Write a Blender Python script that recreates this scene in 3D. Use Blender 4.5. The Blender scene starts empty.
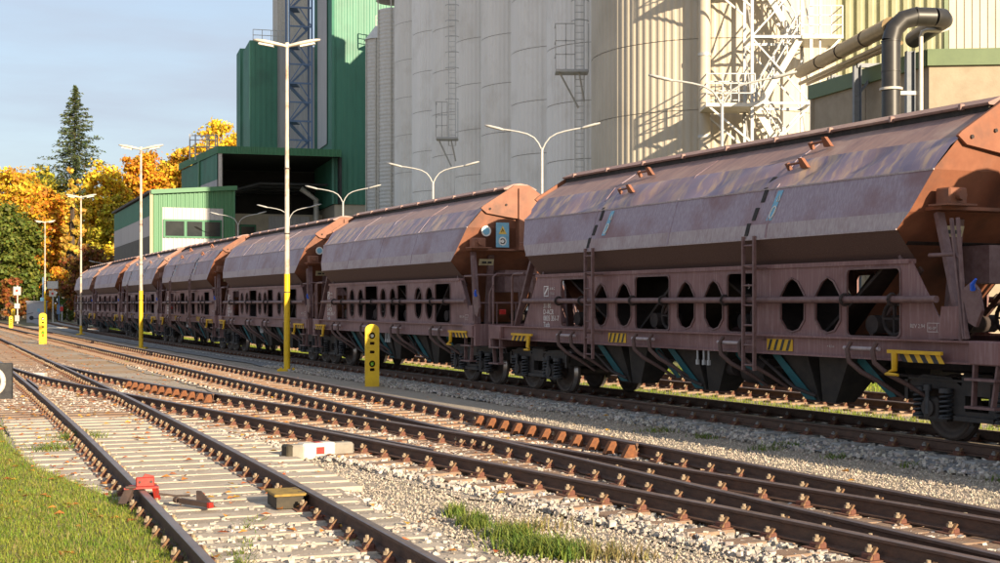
import bpy, bmesh, math, random
import numpy as np
from mathutils import Vector, Matrix
from mathutils.geometry import tessellate_polygon
random.seed(7); RNG = np.random.default_rng(11)
R = math.radians
scene = bpy.context.scene
C = scene.collection

# ------------------------------------------------------------------ camera, sky, sun, exposure
F = 1385.0; HY = 304.0; CAMZ = 1.95; RT = 0.17          # focal length in photo pixels, horizon row, eye height, rail top
cam_d = bpy.data.cameras.new('camera'); cam = bpy.data.objects.new('camera', cam_d); C.objects.link(cam)
cam.location = (0, 0, CAMZ); cam.rotation_euler = (R(90), 0, 0)
cam_d.sensor_width = 36; cam_d.lens = F/1000*36; cam_d.shift_y = (HY-281.5)/1000; cam_d.clip_start = .1; cam_d.clip_end = 3000
scene.camera = cam
SUN_AZ = 148.0; SUN_EL = 15.5                            # azimuth clockwise from +Y
az, el = R(SUN_AZ), R(SUN_EL)
TO_SUN = Vector((math.sin(az)*math.cos(el), math.cos(az)*math.cos(el), math.sin(el)))
world = bpy.data.worlds.new('World'); scene.world = world; world.use_nodes = True
wn = world.node_tree.nodes; wl = world.node_tree.links; wn.clear()
w_out = wn.new('ShaderNodeOutputWorld'); w_bg = wn.new('ShaderNodeBackground'); w_sky = wn.new('ShaderNodeTexSky')
w_sky.sky_type = 'NISHITA'; w_sky.sun_disc = False; w_sky.sun_elevation = el; w_sky.sun_rotation = az
w_sky.air_density = 1.0; w_sky.dust_density = 1.6; w_sky.ozone_density = 1.5
# thin high cloud veil over the whole sky
w_tc = wn.new('ShaderNodeTexCoord'); w_map = wn.new('ShaderNodeMapping'); w_map.inputs['Scale'].default_value = (1.2, 1.2, 7.0)
w_no = wn.new('ShaderNodeTexNoise'); w_no.inputs['Scale'].default_value = 2.6; w_no.inputs['Detail'].default_value = 7; w_no.inputs['Roughness'].default_value = .55
w_cr = wn.new('ShaderNodeValToRGB'); w_cr.color_ramp.elements[0].position = .42; w_cr.color_ramp.elements[1].position = .72
w_cr.color_ramp.elements[0].color = (.60, .60, .60, 1); w_cr.color_ramp.elements[1].color = (.95, .95, .95, 1)
w_mx = wn.new('ShaderNodeMixRGB'); w_mx.inputs[2].default_value = (2.55, 2.82, 3.38, 1)
wl.new(w_tc.outputs['Generated'], w_map.inputs[0]); wl.new(w_map.outputs[0], w_no.inputs['Vector']); wl.new(w_no.outputs[0], w_cr.inputs[0])
wl.new(w_cr.outputs[0], w_mx.inputs[0]); wl.new(w_sky.outputs[0], w_mx.inputs[1]); wl.new(w_mx.outputs[0], w_bg.inputs[0])
w_bg.inputs[1].default_value = .088; wl.new(w_bg.outputs[0], w_out.inputs[0])
sun_d = bpy.data.lights.new('sun', 'SUN'); sun_d.energy = 4.3; sun_d.angle = R(.5); sun_d.color = (1.0, .81, .57)
sun = bpy.data.objects.new('sun', sun_d); C.objects.link(sun); sun.rotation_euler = TO_SUN.to_track_quat('Z', 'Y').to_euler()
scene.view_settings.view_transform = 'Standard'; scene.view_settings.look = 'None'
scene.view_settings.exposure = 1.30; scene.view_settings.gamma = 1.0; scene.view_settings.use_curve_mapping = False

# ------------------------------------------------------------------ helpers
def px(x, Y): return (x-500)/F*Y                       # world X of photo column x at depth Y
def pz(y, Y): return CAMZ+(HY-y)/F*Y                   # world Z of photo row y at depth Y

class MB:
    def __init__(s): s.v = []; s.f = []; s.sm = []; s.mi = []
    def add(s, vs, fs, smooth=False, m=0):
        o = len(s.v); s.v += [tuple(p) for p in vs]
        for q in fs: s.f.append(tuple(i+o for i in q)); s.sm.append(smooth); s.mi.append(m)
        return s
    def box(s, x0, x1, y0, y1, z0, z1, m=0):
        return s.add([(x0,y0,z0),(x1,y0,z0),(x1,y1,z0),(x0,y1,z0),(x0,y0,z1),(x1,y0,z1),(x1,y1,z1),(x0,y1,z1)],
                     [(3,2,1,0),(4,5,6,7),(0,1,5,4),(1,2,6,5),(2,3,7,6),(3,0,4,7)], False, m)
    def bbox(s, x0, x1, y0, y1, z0, z1, b=.01, m=0):      # box with chamfered top and vertical edges
        P = lambda z, i: [(x0+i,y0,z),(x1-i,y0,z),(x1,y0+i,z),(x1,y1-i,z),(x1-i,y1,z),(x0+i,y1,z),(x0,y1-i,z),(x0,y0+i,z)]
        a = P(z0,b); c = P(z1-b,b); d = [(min(max(p[0],x0+b),x1-b), min(max(p[1],y0+b),y1-b), z1) for p in c]
        fs = [(i,(i+1)%8,8+(i+1)%8,8+i) for i in range(8)]+[(8+i,8+(i+1)%8,16+(i+1)%8,16+i) for i in range(8)]
        return s.add(a+c+d, fs+[tuple(range(16,24)), tuple(range(7,-1,-1))], False, m)
    def bar(s, p0, p1, w, h, up=(0,0,1), m=0):
        p0 = Vector(p0); p1 = Vector(p1); d = (p1-p0).normalized(); up = Vector(up)
        if abs(d.dot(up)) > .98: up = Vector((1,0,0))
        a = d.cross(up).normalized()*w/2; b = a.cross(d).normalized()*h/2
        vs = [p0-a-b,p0+a-b,p0+a+b,p0-a+b,p1-a-b,p1+a-b,p1+a+b,p1-a+b]
        return s.add(vs, [(3,2,1,0),(4,5,6,7),(0,1,5,4),(1,2,6,5),(2,3,7,6),(3,0,4,7)], False, m)
    def cyl(s, p0, p1, r0, r1=None, n=12, caps=True, m=0, smooth=True):
        r1 = r0 if r1 is None else r1; p0 = Vector(p0); p1 = Vector(p1); d = (p1-p0).normalized()
        a = d.orthogonal().normalized(); b = d.cross(a); vs = []
        for p, r in ((p0,r0),(p1,r1)):
            for i in range(n): t = 2*math.pi*i/n; vs.append(p+a*(r*math.cos(t))+b*(r*math.sin(t)))
        s.add(vs, [(i,(i+1)%n,n+(i+1)%n,n+i) for i in range(n)], smooth, m)
        if caps: s.add(vs, [tuple(range(n-1,-1,-1)), tuple(range(n,2*n))], False, m)
        return s
    def tube(s, pts, r, n=8, m=0, caps=True, smooth=True):
        pts = [Vector(p) for p in pts]; N = len(pts); rs = r if isinstance(r,(list,tuple)) else [r]*N
        t0 = (pts[1]-pts[0]).normalized(); a = t0.orthogonal().normalized(); vs = []
        for i, p in enumerate(pts):
            t = (pts[min(i+1,N-1)]-pts[max(i-1,0)]).normalized(); a = (a-t*a.dot(t)).normalized(); b = t.cross(a)
            for k in range(n): q = 2*math.pi*k/n; vs.append(p+a*(rs[i]*math.cos(q))+b*(rs[i]*math.sin(q)))
        fs = [(i*n+k,i*n+(k+1)%n,(i+1)*n+(k+1)%n,(i+1)*n+k) for i in range(N-1) for k in range(n)]
        s.add(vs, fs, smooth, m)
        if caps: s.add(vs, [tuple(range(n-1,-1,-1)), tuple(range((N-1)*n,N*n))], False, m)
        return s
    def prism(s, poly, d, m=0):                          # planar 3-D polygon extruded by d
        n = len(poly); d = Vector(d); a = [Vector(p) for p in poly]; vs = a+[p+d for p in a]
        nrm = Vector((0,0,0))
        for i in range(n): nrm += (a[i]-a[0]).cross(a[(i+1)%n]-a[0])
        flip = nrm.dot(d) > 0
        fs = [tuple(range(n)), tuple(range(2*n-1,n-1,-1))]+[((i+1)%n,i,n+i,n+(i+1)%n) for i in range(n)]
        if flip: fs = [tuple(reversed(q)) for q in fs]
        return s.add(vs, fs, False, m)
    def plate(s, outer, holes, fn, d, m=0):               # 2-D outline with holes, mapped by fn, thickness vector d
        loops = [outer]+holes; flat = [p for l in loops for p in l]
        tris = tessellate_polygon([[Vector((p[0],p[1],0)) for p in l] for l in loops]); n = len(flat); d = Vector(d)
        a = [Vector(fn(*p)) for p in flat]; vs = a+[p+d for p in a]; fs = []
        for t in tris: fs += [tuple(t), tuple(n+i for i in reversed(t))]
        o = 0
        for l in loops:
            k = len(l); fs += [(o+i,o+(i+1)%k,n+o+(i+1)%k,n+o+i) for i in range(k)]; o += k
        s.add(vs, fs, False, m); s.fix = True
        return s
    def mesh(s, name, mats, org=(0,0,0), fix=False):
        me = bpy.data.meshes.new(name); o = Vector(org)
        me.from_pydata([tuple(Vector(p)-o) for p in s.v], [], s.f)
        me.polygons.foreach_set('use_smooth', s.sm); me.polygons.foreach_set('material_index', s.mi)
        for m in (mats if isinstance(mats,(list,tuple)) else [mats]): me.materials.append(M[m] if isinstance(m,str) else m)
        if fix or getattr(s,'fix',False):
            bm = bmesh.new(); bm.from_mesh(me); bmesh.ops.recalc_face_normals(bm, faces=bm.faces); bm.to_mesh(me); bm.free()
        me.update(); return me
    def build(s, name, mats, parent=None, world=False, fix=False):
        o = (0,0,0)
        if world and parent is not None:
            o = parent.location.copy()
            if parent.parent: o += parent.parent.location
        return put(name, s.mesh(name, mats, o, fix), parent)

def put(name, me, parent=None, loc=(0,0,0), rz=0):
    o = bpy.data.objects.new(name, me); C.objects.link(o); o.parent = parent; o.location = loc; o.rotation_euler = (0,0,rz); return o
def tag(o, label, cat, group=None):
    o['label'] = label; o['category'] = cat
    if group: o['group'] = group
    return o
def thing(name, label, cat, loc=(0,0,0), rz=0, group=None):
    o = bpy.data.objects.new(name, None); C.objects.link(o); o.location = loc; o.rotation_euler = (0,0,rz); o.empty_display_size = .2
    return tag(o, label, cat, group)
def struct(o): o['kind'] = 'structure'; return o
def stuff(o, label=None, cat=None):
    o['kind'] = 'stuff'
    if label: o['label'] = label
    if cat: o['category'] = cat
    return o
def children(o): return [c for c in C.objects if c.parent == o]
def copy_tree(o, kids, parent=None):
    c = o.copy(); C.objects.link(c); c.parent = parent
    for k in kids.get(o.name, []): copy_tree(k, kids, c)
    return c
def kid_map():
    d = {}
    for o in C.objects:
        if o.parent: d.setdefault(o.parent.name, []).append(o)
    return d
def big_mesh(name, V, Fc, mats, parent=None, smooth=False, mi=None):   # numpy arrays, faces of equal size
    me = bpy.data.meshes.new(name); n, k = Fc.shape
    me.vertices.add(len(V)); me.vertices.foreach_set('co', V.astype(np.float32).ravel())
    me.loops.add(n*k); me.loops.foreach_set('vertex_index', Fc.astype(np.int32).ravel())
    me.polygons.add(n); me.polygons.foreach_set('loop_start', np.arange(0,n*k,k,dtype=np.int32)); me.polygons.foreach_set('loop_total', np.full(n,k,np.int32))
    me.polygons.foreach_set('use_smooth', np.full(n,smooth))
    if mi is not None: me.polygons.foreach_set('material_index', mi.astype(np.int32))
    for m in (mats if isinstance(mats,list) else [mats]): me.materials.append(M[m])
    me.update(calc_edges=True); me.validate(); return put(name, me, parent)
def text(name, body, size, mat, parent, loc, rot, align='LEFT', ext=.0015):
    cu = bpy.data.curves.new('lettering', 'FONT'); cu.body = body; cu.size = size; cu.extrude = ext; cu.align_x = align; cu.resolution_u = 2
    t = bpy.data.objects.new('lettering', cu); C.objects.link(t)
    dg = bpy.context.evaluated_depsgraph_get(); me = bpy.data.meshes.new_from_object(t.evaluated_get(dg)); bpy.data.objects.remove(t); bpy.data.curves.remove(cu)
    me.materials.clear(); me.materials.append(M[mat]); o = put(name, me, parent, loc); o.rotation_euler = rot; return o

# ------------------------------------------------------------------ materials
M = {}
def mat(name, c1, c2=None, scale=6, rough=.7, metal=0, bump=0, bscale=None, stretch=(1,1,1), lo=.35, hi=.68, island=0, c3=None, s3=1.2, lo3=.5, hi3=.7, spec=.4, detail=6, transl=None, perobj=0):
    m = bpy.data.materials.new(name); m.use_nodes = True; n = m.node_tree.nodes; l = m.node_tree.links
    b = n['Principled BSDF']; b.inputs['Roughness'].default_value = rough; b.inputs['Metallic'].default_value = metal; b.inputs['Specular IOR Level'].default_value = spec
    tc = n.new('ShaderNodeTexCoord'); mp = n.new('ShaderNodeMapping'); mp.inputs['Scale'].default_value = stretch
    vec = tc.outputs['Object']
    if perobj:
        oi = n.new('ShaderNodeObjectInfo'); va = n.new('ShaderNodeVectorMath'); va.operation = 'ADD'; l.new(vec, va.inputs[0]); l.new(oi.outputs['Location'], va.inputs[1]); vec = va.outputs[0]
    l.new(vec, mp.inputs[0])
    if c2 is None: c2 = tuple(v*.78 for v in c1)
    def noise(sc, vec, det=detail):
        t = n.new('ShaderNodeTexNoise'); t.inputs['Scale'].default_value = sc; t.inputs['Detail'].default_value = det; t.inputs['Roughness'].default_value = .62; l.new(vec, t.inputs['Vector']); return t
    def ramp(src, a, z):
        r = n.new('ShaderNodeMapRange'); r.inputs['From Min'].default_value = a; r.inputs['From Max'].default_value = z; l.new(src, r.inputs['Value']); return r.outputs[0]
    def mix(fac, a, c):
        x = n.new('ShaderNodeMixRGB')
        if isinstance(fac,float): x.inputs[0].default_value = fac
        else: l.new(fac, x.inputs[0])
        for i, q in ((1,a),(2,c)):
            if isinstance(q,tuple): x.inputs[i].default_value = (*q,1)
            else: l.new(q, x.inputs[i])
        return x.outputs[0]
    t1 = noise(scale, mp.outputs[0]); col = mix(ramp(t1.outputs[0], lo, hi), tuple(c1), tuple(c2))
    if c3 is not None:
        t3 = noise(s3, vec); col = mix(ramp(t3.outputs[0], lo3, hi3), col, tuple(c3))
    if island:
        g = n.new('ShaderNodeNewGeometry'); hs = n.new('ShaderNodeHueSaturation'); l.new(col, hs.inputs['Color'])
        mr = n.new('ShaderNodeMapRange'); mr.inputs['To Min'].default_value = 1-island; mr.inputs['To Max'].default_value = 1+island; l.new(g.outputs['Random Per Island'], mr.inputs['Value']); l.new(mr.outputs[0], hs.inputs['Value'])
        m2 = n.new('ShaderNodeMath'); m2.operation = 'MULTIPLY'; m2.inputs[1].default_value = 7.31; l.new(g.outputs['Random Per Island'], m2.inputs[0])
        fr = n.new('ShaderNodeMath'); fr.operation = 'FRACT'; l.new(m2.outputs[0], fr.inputs[0])
        mh = n.new('ShaderNodeMapRange'); mh.inputs['To Min'].default_value = .5-.04*min(1,island*2); mh.inputs['To Max'].default_value = .5+.04*min(1,island*2); l.new(fr.outputs[0], mh.inputs['Value']); l.new(mh.outputs[0], hs.inputs['Hue'])
        col = hs.outputs[0]
    if perobj:
        wn_ = n.new('ShaderNodeTexWhiteNoise'); wn_.noise_dimensions = '3D'; l.new(oi.outputs['Location'], wn_.inputs['Vector']); hv = n.new('ShaderNodeHueSaturation'); l.new(col, hv.inputs['Color'])
        mv = n.new('ShaderNodeMapRange'); mv.inputs['To Min'].default_value = 1-perobj; mv.inputs['To Max'].default_value = 1+perobj; l.new(wn_.outputs['Value'], mv.inputs['Value']); l.new(mv.outputs[0], hv.inputs['Value'])
        ms_ = n.new('ShaderNodeMapRange'); ms_.inputs['To Min'].default_value = 1.25; ms_.inputs['To Max'].default_value = .8; l.new(wn_.outputs['Value'], ms_.inputs['Value']); l.new(ms_.outputs[0], hv.inputs['Saturation']); col = hv.outputs[0]
    l.new(col, b.inputs['Base Color'])
    if bump:
        tb = noise(bscale or scale*4, tc.outputs['Object']); bp = n.new('ShaderNodeBump'); bp.inputs['Strength'].default_value = bump; bp.inputs['Distance'].default_value = .02; l.new(tb.outputs[0], bp.inputs['Height']); l.new(bp.outputs[0], b.inputs['Normal'])
    if transl:
        tr = n.new('ShaderNodeBsdfTranslucent'); l.new(col, tr.inputs[0]); ms = n.new('ShaderNodeMixShader'); ms.inputs[0].default_value = transl
        out = n['Material Output']; l.new(b.outputs[0], ms.inputs[1]); l.new(tr.outputs[0], ms.inputs[2]); l.new(ms.outputs[0], out.inputs[0])
    M[name] = m; return m

mat('gravel', (.47,.395,.305), (.29,.245,.195), 55, .95, bump=.9, bscale=70, c3=(.35,.295,.225), s3=.9, lo3=.45, hi3=.62)
mat('ballast', (.45,.38,.30), (.28,.235,.185), 55, .95, bump=.9, bscale=60, c3=(.36,.28,.20), s3=.7)
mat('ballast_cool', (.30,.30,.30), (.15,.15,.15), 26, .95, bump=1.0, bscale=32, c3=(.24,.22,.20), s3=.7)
mat('stone', (.50,.455,.40), (.33,.29,.25), 9, .9, island=.38, bump=.3, bscale=60)
mat('pebble', (.47,.41,.335), (.31,.27,.22), 9, .9, island=.35)
mat('soil', (.20,.13,.08), (.11,.075,.045), 14, .95, bump=.8, bscale=40)
mat('litter_ground', (.42,.27,.15), (.30,.21,.13), 9, .95, bump=.8, bscale=40, c3=(.40,.34,.27), s3=.35, lo3=.45, hi3=.6)
mat('far_ground', (.16,.13,.07), (.10,.10,.04), .4, .95)
mat('grass_base', (.15,.17,.035), (.24,.20,.08), 7, .95, bump=.7, bscale=40)
mat('grass', (.17,.27,.022), (.31,.33,.05), 2.2, .6, island=.38, transl=.35)
mat('weed', (.10,.17,.022), (.22,.25,.05), 5, .6, island=.4, transl=.3)
mat('dry_weed', (.33,.27,.11), (.22,.20,.07), 5, .7, island=.4, transl=.3)
mat('leaf_litter', (.60,.27,.04), (.38,.14,.03), 5, .8, island=.45, transl=.2)
mat('rail_rust', (.080,.047,.034), (.135,.074,.048), 10, .75, bump=.25, bscale=60, stretch=(1,1,3))
mat('rail_top', (.30,.225,.195), (.20,.14,.115), 4, .38, metal=.6)
mat('rail_top_bright', (.34,.31,.29), (.22,.18,.16), 4, .3, metal=.8)
mat('clip_rust', (.19,.095,.050), (.10,.052,.032), 14, .85, island=.35)
mat('bolt', (.52,.43,.30), (.24,.16,.10), 20, .7, island=.35)
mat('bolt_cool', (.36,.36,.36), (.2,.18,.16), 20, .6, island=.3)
mat('sleeper_pale', (.52,.445,.35), (.40,.335,.26), 5, .9, bump=.5, bscale=40, stretch=(6,1,1), c3=(.36,.275,.20), s3=2.2, lo3=.50, hi3=.74)
mat('sleeper_wood', (.34,.24,.165), (.19,.125,.085), 6, .9, bump=.5, bscale=40, stretch=(6,1,1), c3=(.26,.135,.07), s3=1.4)
mat('sleeper_concrete', (.40,.39,.37), (.28,.27,.25), 8, .9, bump=.3)
mat('rust_orange', (.23,.085,.030), (.10,.042,.022), 12, .85, bump=.3)
# wagons
mat('wagon_paint', (.225,.128,.124), (.37,.27,.262), 5, .62, stretch=(6,6,.35), lo=.50, hi=.80, c3=(.155,.080,.075), s3=1.1, lo3=.48, hi3=.70, perobj=.12)
mat('wagon_side', (.30,.235,.275), (.43,.37,.405), 6, .55, stretch=(6,6,.3), lo=.42, hi=.75, c3=(.25,.155,.16), s3=.9, lo3=.46, hi3=.64, bump=.10, bscale=5, perobj=.12)
mat('wagon_shoulder', (.25,.20,.255), (.48,.35,.275), 1.1, .5, stretch=(5,1.2,1.2), lo=.46, hi=.60, c3=(.29,.205,.225), s3=.8, lo3=.5, hi3=.7, perobj=.12)  # streaks paint sunlit tan and shaded purple into the colour
mat('wagon_band', (.47,.41,.41), (.33,.265,.27), 7, .7, stretch=(5,5,.5), c3=(.28,.195,.195), s3=1.3, lo3=.5, hi3=.8, perobj=.1)
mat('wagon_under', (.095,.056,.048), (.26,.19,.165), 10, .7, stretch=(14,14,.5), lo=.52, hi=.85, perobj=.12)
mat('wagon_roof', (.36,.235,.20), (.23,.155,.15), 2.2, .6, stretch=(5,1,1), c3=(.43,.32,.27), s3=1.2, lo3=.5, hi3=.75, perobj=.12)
mat('wagon_end', (.275,.125,.080), (.205,.088,.056), 3, .62, c3=(.145,.075,.055), s3=1.6, lo3=.48, hi3=.70, perobj=.15)
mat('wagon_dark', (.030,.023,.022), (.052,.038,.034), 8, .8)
mat('wagon_rail', (.135,.072,.068), (.20,.125,.12), 9, .6)
mat('hatch_gasket', (.02,.018,.017), (.05,.04,.035), 9, .8)
mat('bogie', (.024,.022,.022), (.045,.038,.035), 9, .6, c3=(.05,.034,.025), s3=3)
mat('spring', (.036,.04,.046), (.07,.07,.074), 9, .5, metal=.3)
mat('wheel_steel', (.06,.045,.038), (.095,.07,.055), 6, .6, metal=.4)
mat('tread_steel', (.42,.38,.35), (.3,.26,.24), 8, .3, metal=.9)
mat('teal', (.012,.13,.155), (.02,.085,.10), 6, .6)
mat('chute', (.024,.021,.019), (.045,.037,.031), 6, .75)
mat('hazard_yellow', (.72,.42,.015), (.55,.32,.02), 7, .6)
mat('hazard_black', (.025,.025,.03), (.05,.05,.05), 7, .7)
mat('white_print', (.82,.79,.76), (.66,.61,.58), 20, .7)
mat('faded_print', (.58,.50,.48), (.44,.36,.34), 20, .7)
mat('cream_plate', (.62,.56,.36), (.45,.40,.26), 9, .6)
mat('sticker_blue', (.22,.47,.62), (.17,.38,.52), 6, .6)
mat('sticker_white', (.78,.76,.70), (.66,.64,.60), 9, .6)
mat('sticker_yellow', (.80,.52,.10), (.7,.45,.1), 9, .6)
mat('print_black', (.03,.03,.03), (.05,.05,.05), 9, .7)
mat('tail_red', (.55,.03,.02), (.4,.02,.02), 9, .4)
mat('valve_blue', (.02,.12,.75), (.02,.1,.55), 9, .4)
# things near the tracks
mat('yellow_paint', (.74,.50,.012), (.62,.40,.015), 5, .5, c3=(.50,.33,.05), s3=6, lo3=.62, hi3=.8)
mat('mast_white', (.50,.46,.41), (.40,.35,.29), 4, .6, stretch=(1,1,.3), c3=(.28,.135,.055), s3=1.5, lo3=.50, hi3=.64)
mat('lamp_head', (.66,.60,.50), (.48,.42,.34), 5, .5)
mat('lamp_glass', (.70,.70,.66), (.6,.6,.56), 5, .25)
mat('red_paint', (.40,.018,.010), (.26,.018,.012), 9, .5, c3=(.16,.04,.03), s3=9)
mat('white_paint', (.60,.56,.50), (.48,.43,.37), 9, .6)
mat('concrete', (.30,.275,.235), (.22,.20,.17), 5, .9, bump=.3)
mat('oily_wood', (.032,.027,.018), (.06,.048,.03), 9, .7)
mat('ochre_wood', (.34,.22,.045), (.19,.125,.035), 8, .8, bump=.4)
mat('dark_iron', (.045,.032,.028), (.08,.05,.04), 9, .7)
mat('post_hole', (.05,.025,.03), (.09,.04,.05), 9, .6)
mat('green_glass', (.25,.55,.05), (.18,.45,.05), 9, .2)
mat('clear_glass', (.66,.70,.66), (.5,.55,.5), 9, .15)
mat('galvanised', (.52,.52,.50), (.42,.42,.41), 6, .45, metal=.35)
mat('lamp_grey', (.44,.44,.43), (.36,.36,.355), 6, .5)
mat('rail_steel', (.44,.45,.45), (.34,.35,.36), 6, .45, metal=.3)
mat('slate_steel', (.16,.18,.21), (.12,.14,.17), 6, .5)
mat('blue_steel', (.15,.23,.38), (.12,.19,.32), 6, .5)
# buildings
mat('silo_cream', (.52,.465,.37), (.47,.415,.325), 2, .55, stretch=(1,1,.2), c3=(.43,.38,.295), s3=.4)
mat('silo_grey', (.80,.78,.74), (.73,.71,.67), 1.2, .55, stretch=(1,1,.12), c3=(.66,.63,.58), s3=.5, perobj=.05)
mat('silo_seam', (.36,.34,.30), (.30,.28,.25), 3, .6)
mat('bin_metal', (.66,.63,.58), (.58,.55,.50), 4, .5, metal=.1)
mat('green_clad', (.060,.215,.145), (.052,.18,.122), 1.2, .5, stretch=(1,1,.2), c3=(.046,.15,.105), s3=.35)
mat('green_bright', (.060,.20,.095), (.052,.17,.082), 1.2, .5, stretch=(1,1,.2))
mat('lime_clad', (.40,.41,.27), (.35,.36,.235), 1.2, .55)
mat('grey_clad', (.46,.45,.45), (.39,.38,.385), 1.2, .55, stretch=(1,1,.2))
mat('dark_clad', (.13,.125,.115), (.10,.10,.09), 1.2, .6)
mat('beige_wall', (.50,.44,.34), (.42,.37,.29), 1.5, .85, c3=(.38,.33,.26), s3=.6)
mat('rough_concrete', (.36,.30,.225), (.30,.25,.185), 2.5, .9, c3=(.25,.205,.15), s3=.8, bump=.3, bscale=14)
mat('cornice_green', (.115,.165,.075), (.095,.14,.065), 2, .5)
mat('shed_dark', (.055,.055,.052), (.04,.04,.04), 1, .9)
mat('window_glass', (.030,.036,.040), (.02,.026,.03), 2, .10, spec=.12)
mat('frame_green', (.02,.16,.075), (.02,.14,.065), 2, .5)
mat('duct_black', (.022,.021,.020), (.032,.030,.028), 4, .42, spec=.5)
mat('duct_bronze', (.25,.18,.09), (.18,.13,.07), 4, .4, metal=.5)
mat('pipe_white', (.66,.62,.54), (.55,.52,.45), 4, .45)
mat('roof_dark', (.06,.05,.05), (.09,.08,.075), 3, .8)
mat('kiosk', (.42,.43,.47), (.36,.37,.41), 3, .6)
mat('bark', (.10,.07,.05), (.06,.045,.03), 5, .95)
for nm, a, b in (('leaf_yellow',(.78,.53,.025),(.56,.42,.035)), ('leaf_gold',(.68,.41,.022),(.50,.33,.03)), ('leaf_orange',(.64,.27,.016),(.52,.30,.018)),
                 ('leaf_lime',(.34,.32,.025),(.50,.40,.025)), ('leaf_green',(.085,.125,.018),(.16,.17,.022)), ('leaf_rust',(.24,.085,.014),(.16,.085,.018)),
                 ('leaf_spruce',(.050,.080,.030),(.085,.105,.035)), ('leaf_red',(.36,.03,.015),(.25,.04,.015)), ('leaf_birch',(.55,.36,.05),(.42,.29,.045))):
    mat(nm, a, b, .35, .65, island=.48, transl=.28)

# ------------------------------------------------------------------ track centre lines
TC = (0.000398266, -0.486892, 15.418)
def poly_line(fn, y0, y1, n):
    ys = np.linspace(y0, y1, n); return np.array([[fn(y), y] for y in ys])
def resample(P, step):
    d = np.concatenate([[0], np.cumsum(np.hypot(*np.diff(P,axis=0).T))]); s = np.arange(0, d[-1], step)
    return np.stack([np.interp(s,d,P[:,0]), np.interp(s,d,P[:,1])],1)
def frame(P):
    t = np.gradient(P, axis=0); t /= np.hypot(*t.T)[:,None]; return t, np.stack([t[:,1],-t[:,0]],1)      # tangent, right-hand normal
fT = lambda y: np.polyval(TC, y)
fM = lambda y: -.429989*y+8.6267
cL = (9.2928e-06, -0.00123004, -0.361453, 2.37023)
def fL(y):
    if y <= 45: return np.polyval(cL, y)
    return np.polyval(cL,45)+np.polyval(np.polyder(cL),45)*(y-45)
T_LINE = poly_line(fT, 2, 150, 300); M_LINE = poly_line(fM, 2, 150, 100); L_LINE = poly_line(fL, 5, 120, 240)
tT, nT = frame(T_LINE); B_LINE = T_LINE+nT*4.25
fN = lambda y: -.61*y+10.294
def bez(a, b, c, n):
    t = np.linspace(0,1,n)[:,None]; return (1-t)**2*np.array(a)+2*t*(1-t)*np.array(b)+t*t*np.array(c)
N_LINE = np.vstack([bez((fM(5.)-.02,5.),(fM(9.2)-.05,9.2),(fN(12.5),12.5),16)[:-1], poly_line(fN,12.5,29.5,20), bez((fN(29.5),29.5),(-12.1,36.7),(fL(44.),44.),24)[1:]])

# ------------------------------------------------------------------ ground sheets
def sheet(name, pts, z, m):
    b = MB(); n = len(pts); tr = tessellate_polygon([[Vector((p[0],p[1],0)) for p in pts]])
    vs = [(p[0],p[1],z) for p in pts]; fs = []
    for t in tr:
        a, c, d = [Vector(vs[i]) for i in t]; fs.append(tuple(t) if (c-a).cross(d-a).z > 0 else tuple(reversed(t)))
    return b.add(vs, fs).build(name, m)
g = MB(); g.add([(-900,-300,-.06),(900,-300,-.06),(900,1500,-.06),(-900,1500,-.06)], [(0,1,2,3)]); struct(g.build('ground', 'gravel'))
def ribbon(name, P, l, r, z, m, wob=.12, seed=0):
    P = resample(P, .5); t, n = frame(P); rr = np.random.default_rng(seed)
    w1 = np.convolve(rr.normal(0,1,len(P)+8), np.ones(5)/5, 'same')[4:-4]*wob; w2 = np.convolve(rr.normal(0,1,len(P)+8), np.ones(5)/5, 'same')[4:-4]*wob
    a = P+n*(l+w1)[:,None]; c = P+n*(r+w2)[:,None]; b = MB()
    vs = [(*q,z) for q in a]+[(*q,z) for q in c]; k = len(P)
    b.add(vs, [(i,k+i,k+i+1,i+1) for i in range(k-1)]); return struct(b.build(name, m))
ribbon('ballast_bed', B_LINE, -1.9, 1.9, -.040, 'ballast', .25, 1)
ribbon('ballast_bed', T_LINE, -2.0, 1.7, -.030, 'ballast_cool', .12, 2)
ribbon('ballast_bed', M_LINE, -1.45, 1.5, -.040, 'ballast', .3, 3)
ribbon('ballast_bed', N_LINE, -1.5, 1.45, -.044, 'ballast', .3, 4)
ribbon('ballast_bed', L_LINE, -1.6, 1.4, -.014, 'ballast', .3, 5)
struct(sheet('grass_verge', [(-40,125),(-22,84),(0,40),(6.5,26),(10,18),(14,10),(60,10),(40,60),(10,125)], -.050, 'grass_base'))
struct(sheet('far_ground', [(-300,125),(60,125),(300,160),(300,600),(-400,600)], -.045, 'far_ground'))
LAWN = [(-30,26),(-8.6,23.5),(-6.9,19.4),(-5.6,16.6),(-4.15,14.3),(-3.5,13.2),(-2.95,12.1),(-2.55,11.1),(-2.25,10.1),(-2.0,8.5),(-1.5,2),(-30,2)]
struct(sheet('lawn', LAWN, .006, 'grass_base'))
struct(sheet('leafy_ground', [(-60,150),(-52,150),(-33.5,95),(-21.5,67),(-11.5,44.5),(-8.2,38),(-8.6,36),(-14,42),(-28,75),(-48,120)], -.054, 'litter_ground'))
def inside(poly, x, y):
    r = np.zeros(len(x), bool); n = len(poly)
    for i in range(n):
        x0,y0 = poly[i]; x1,y1 = poly[(i+1)%n]
        c = ((y0>y)!=(y1>y)) & (x < (x1-x0)*(y-y0)/((y1-y0) if y1!=y0 else 1e-9)+x0); r ^= c
    return r
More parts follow.
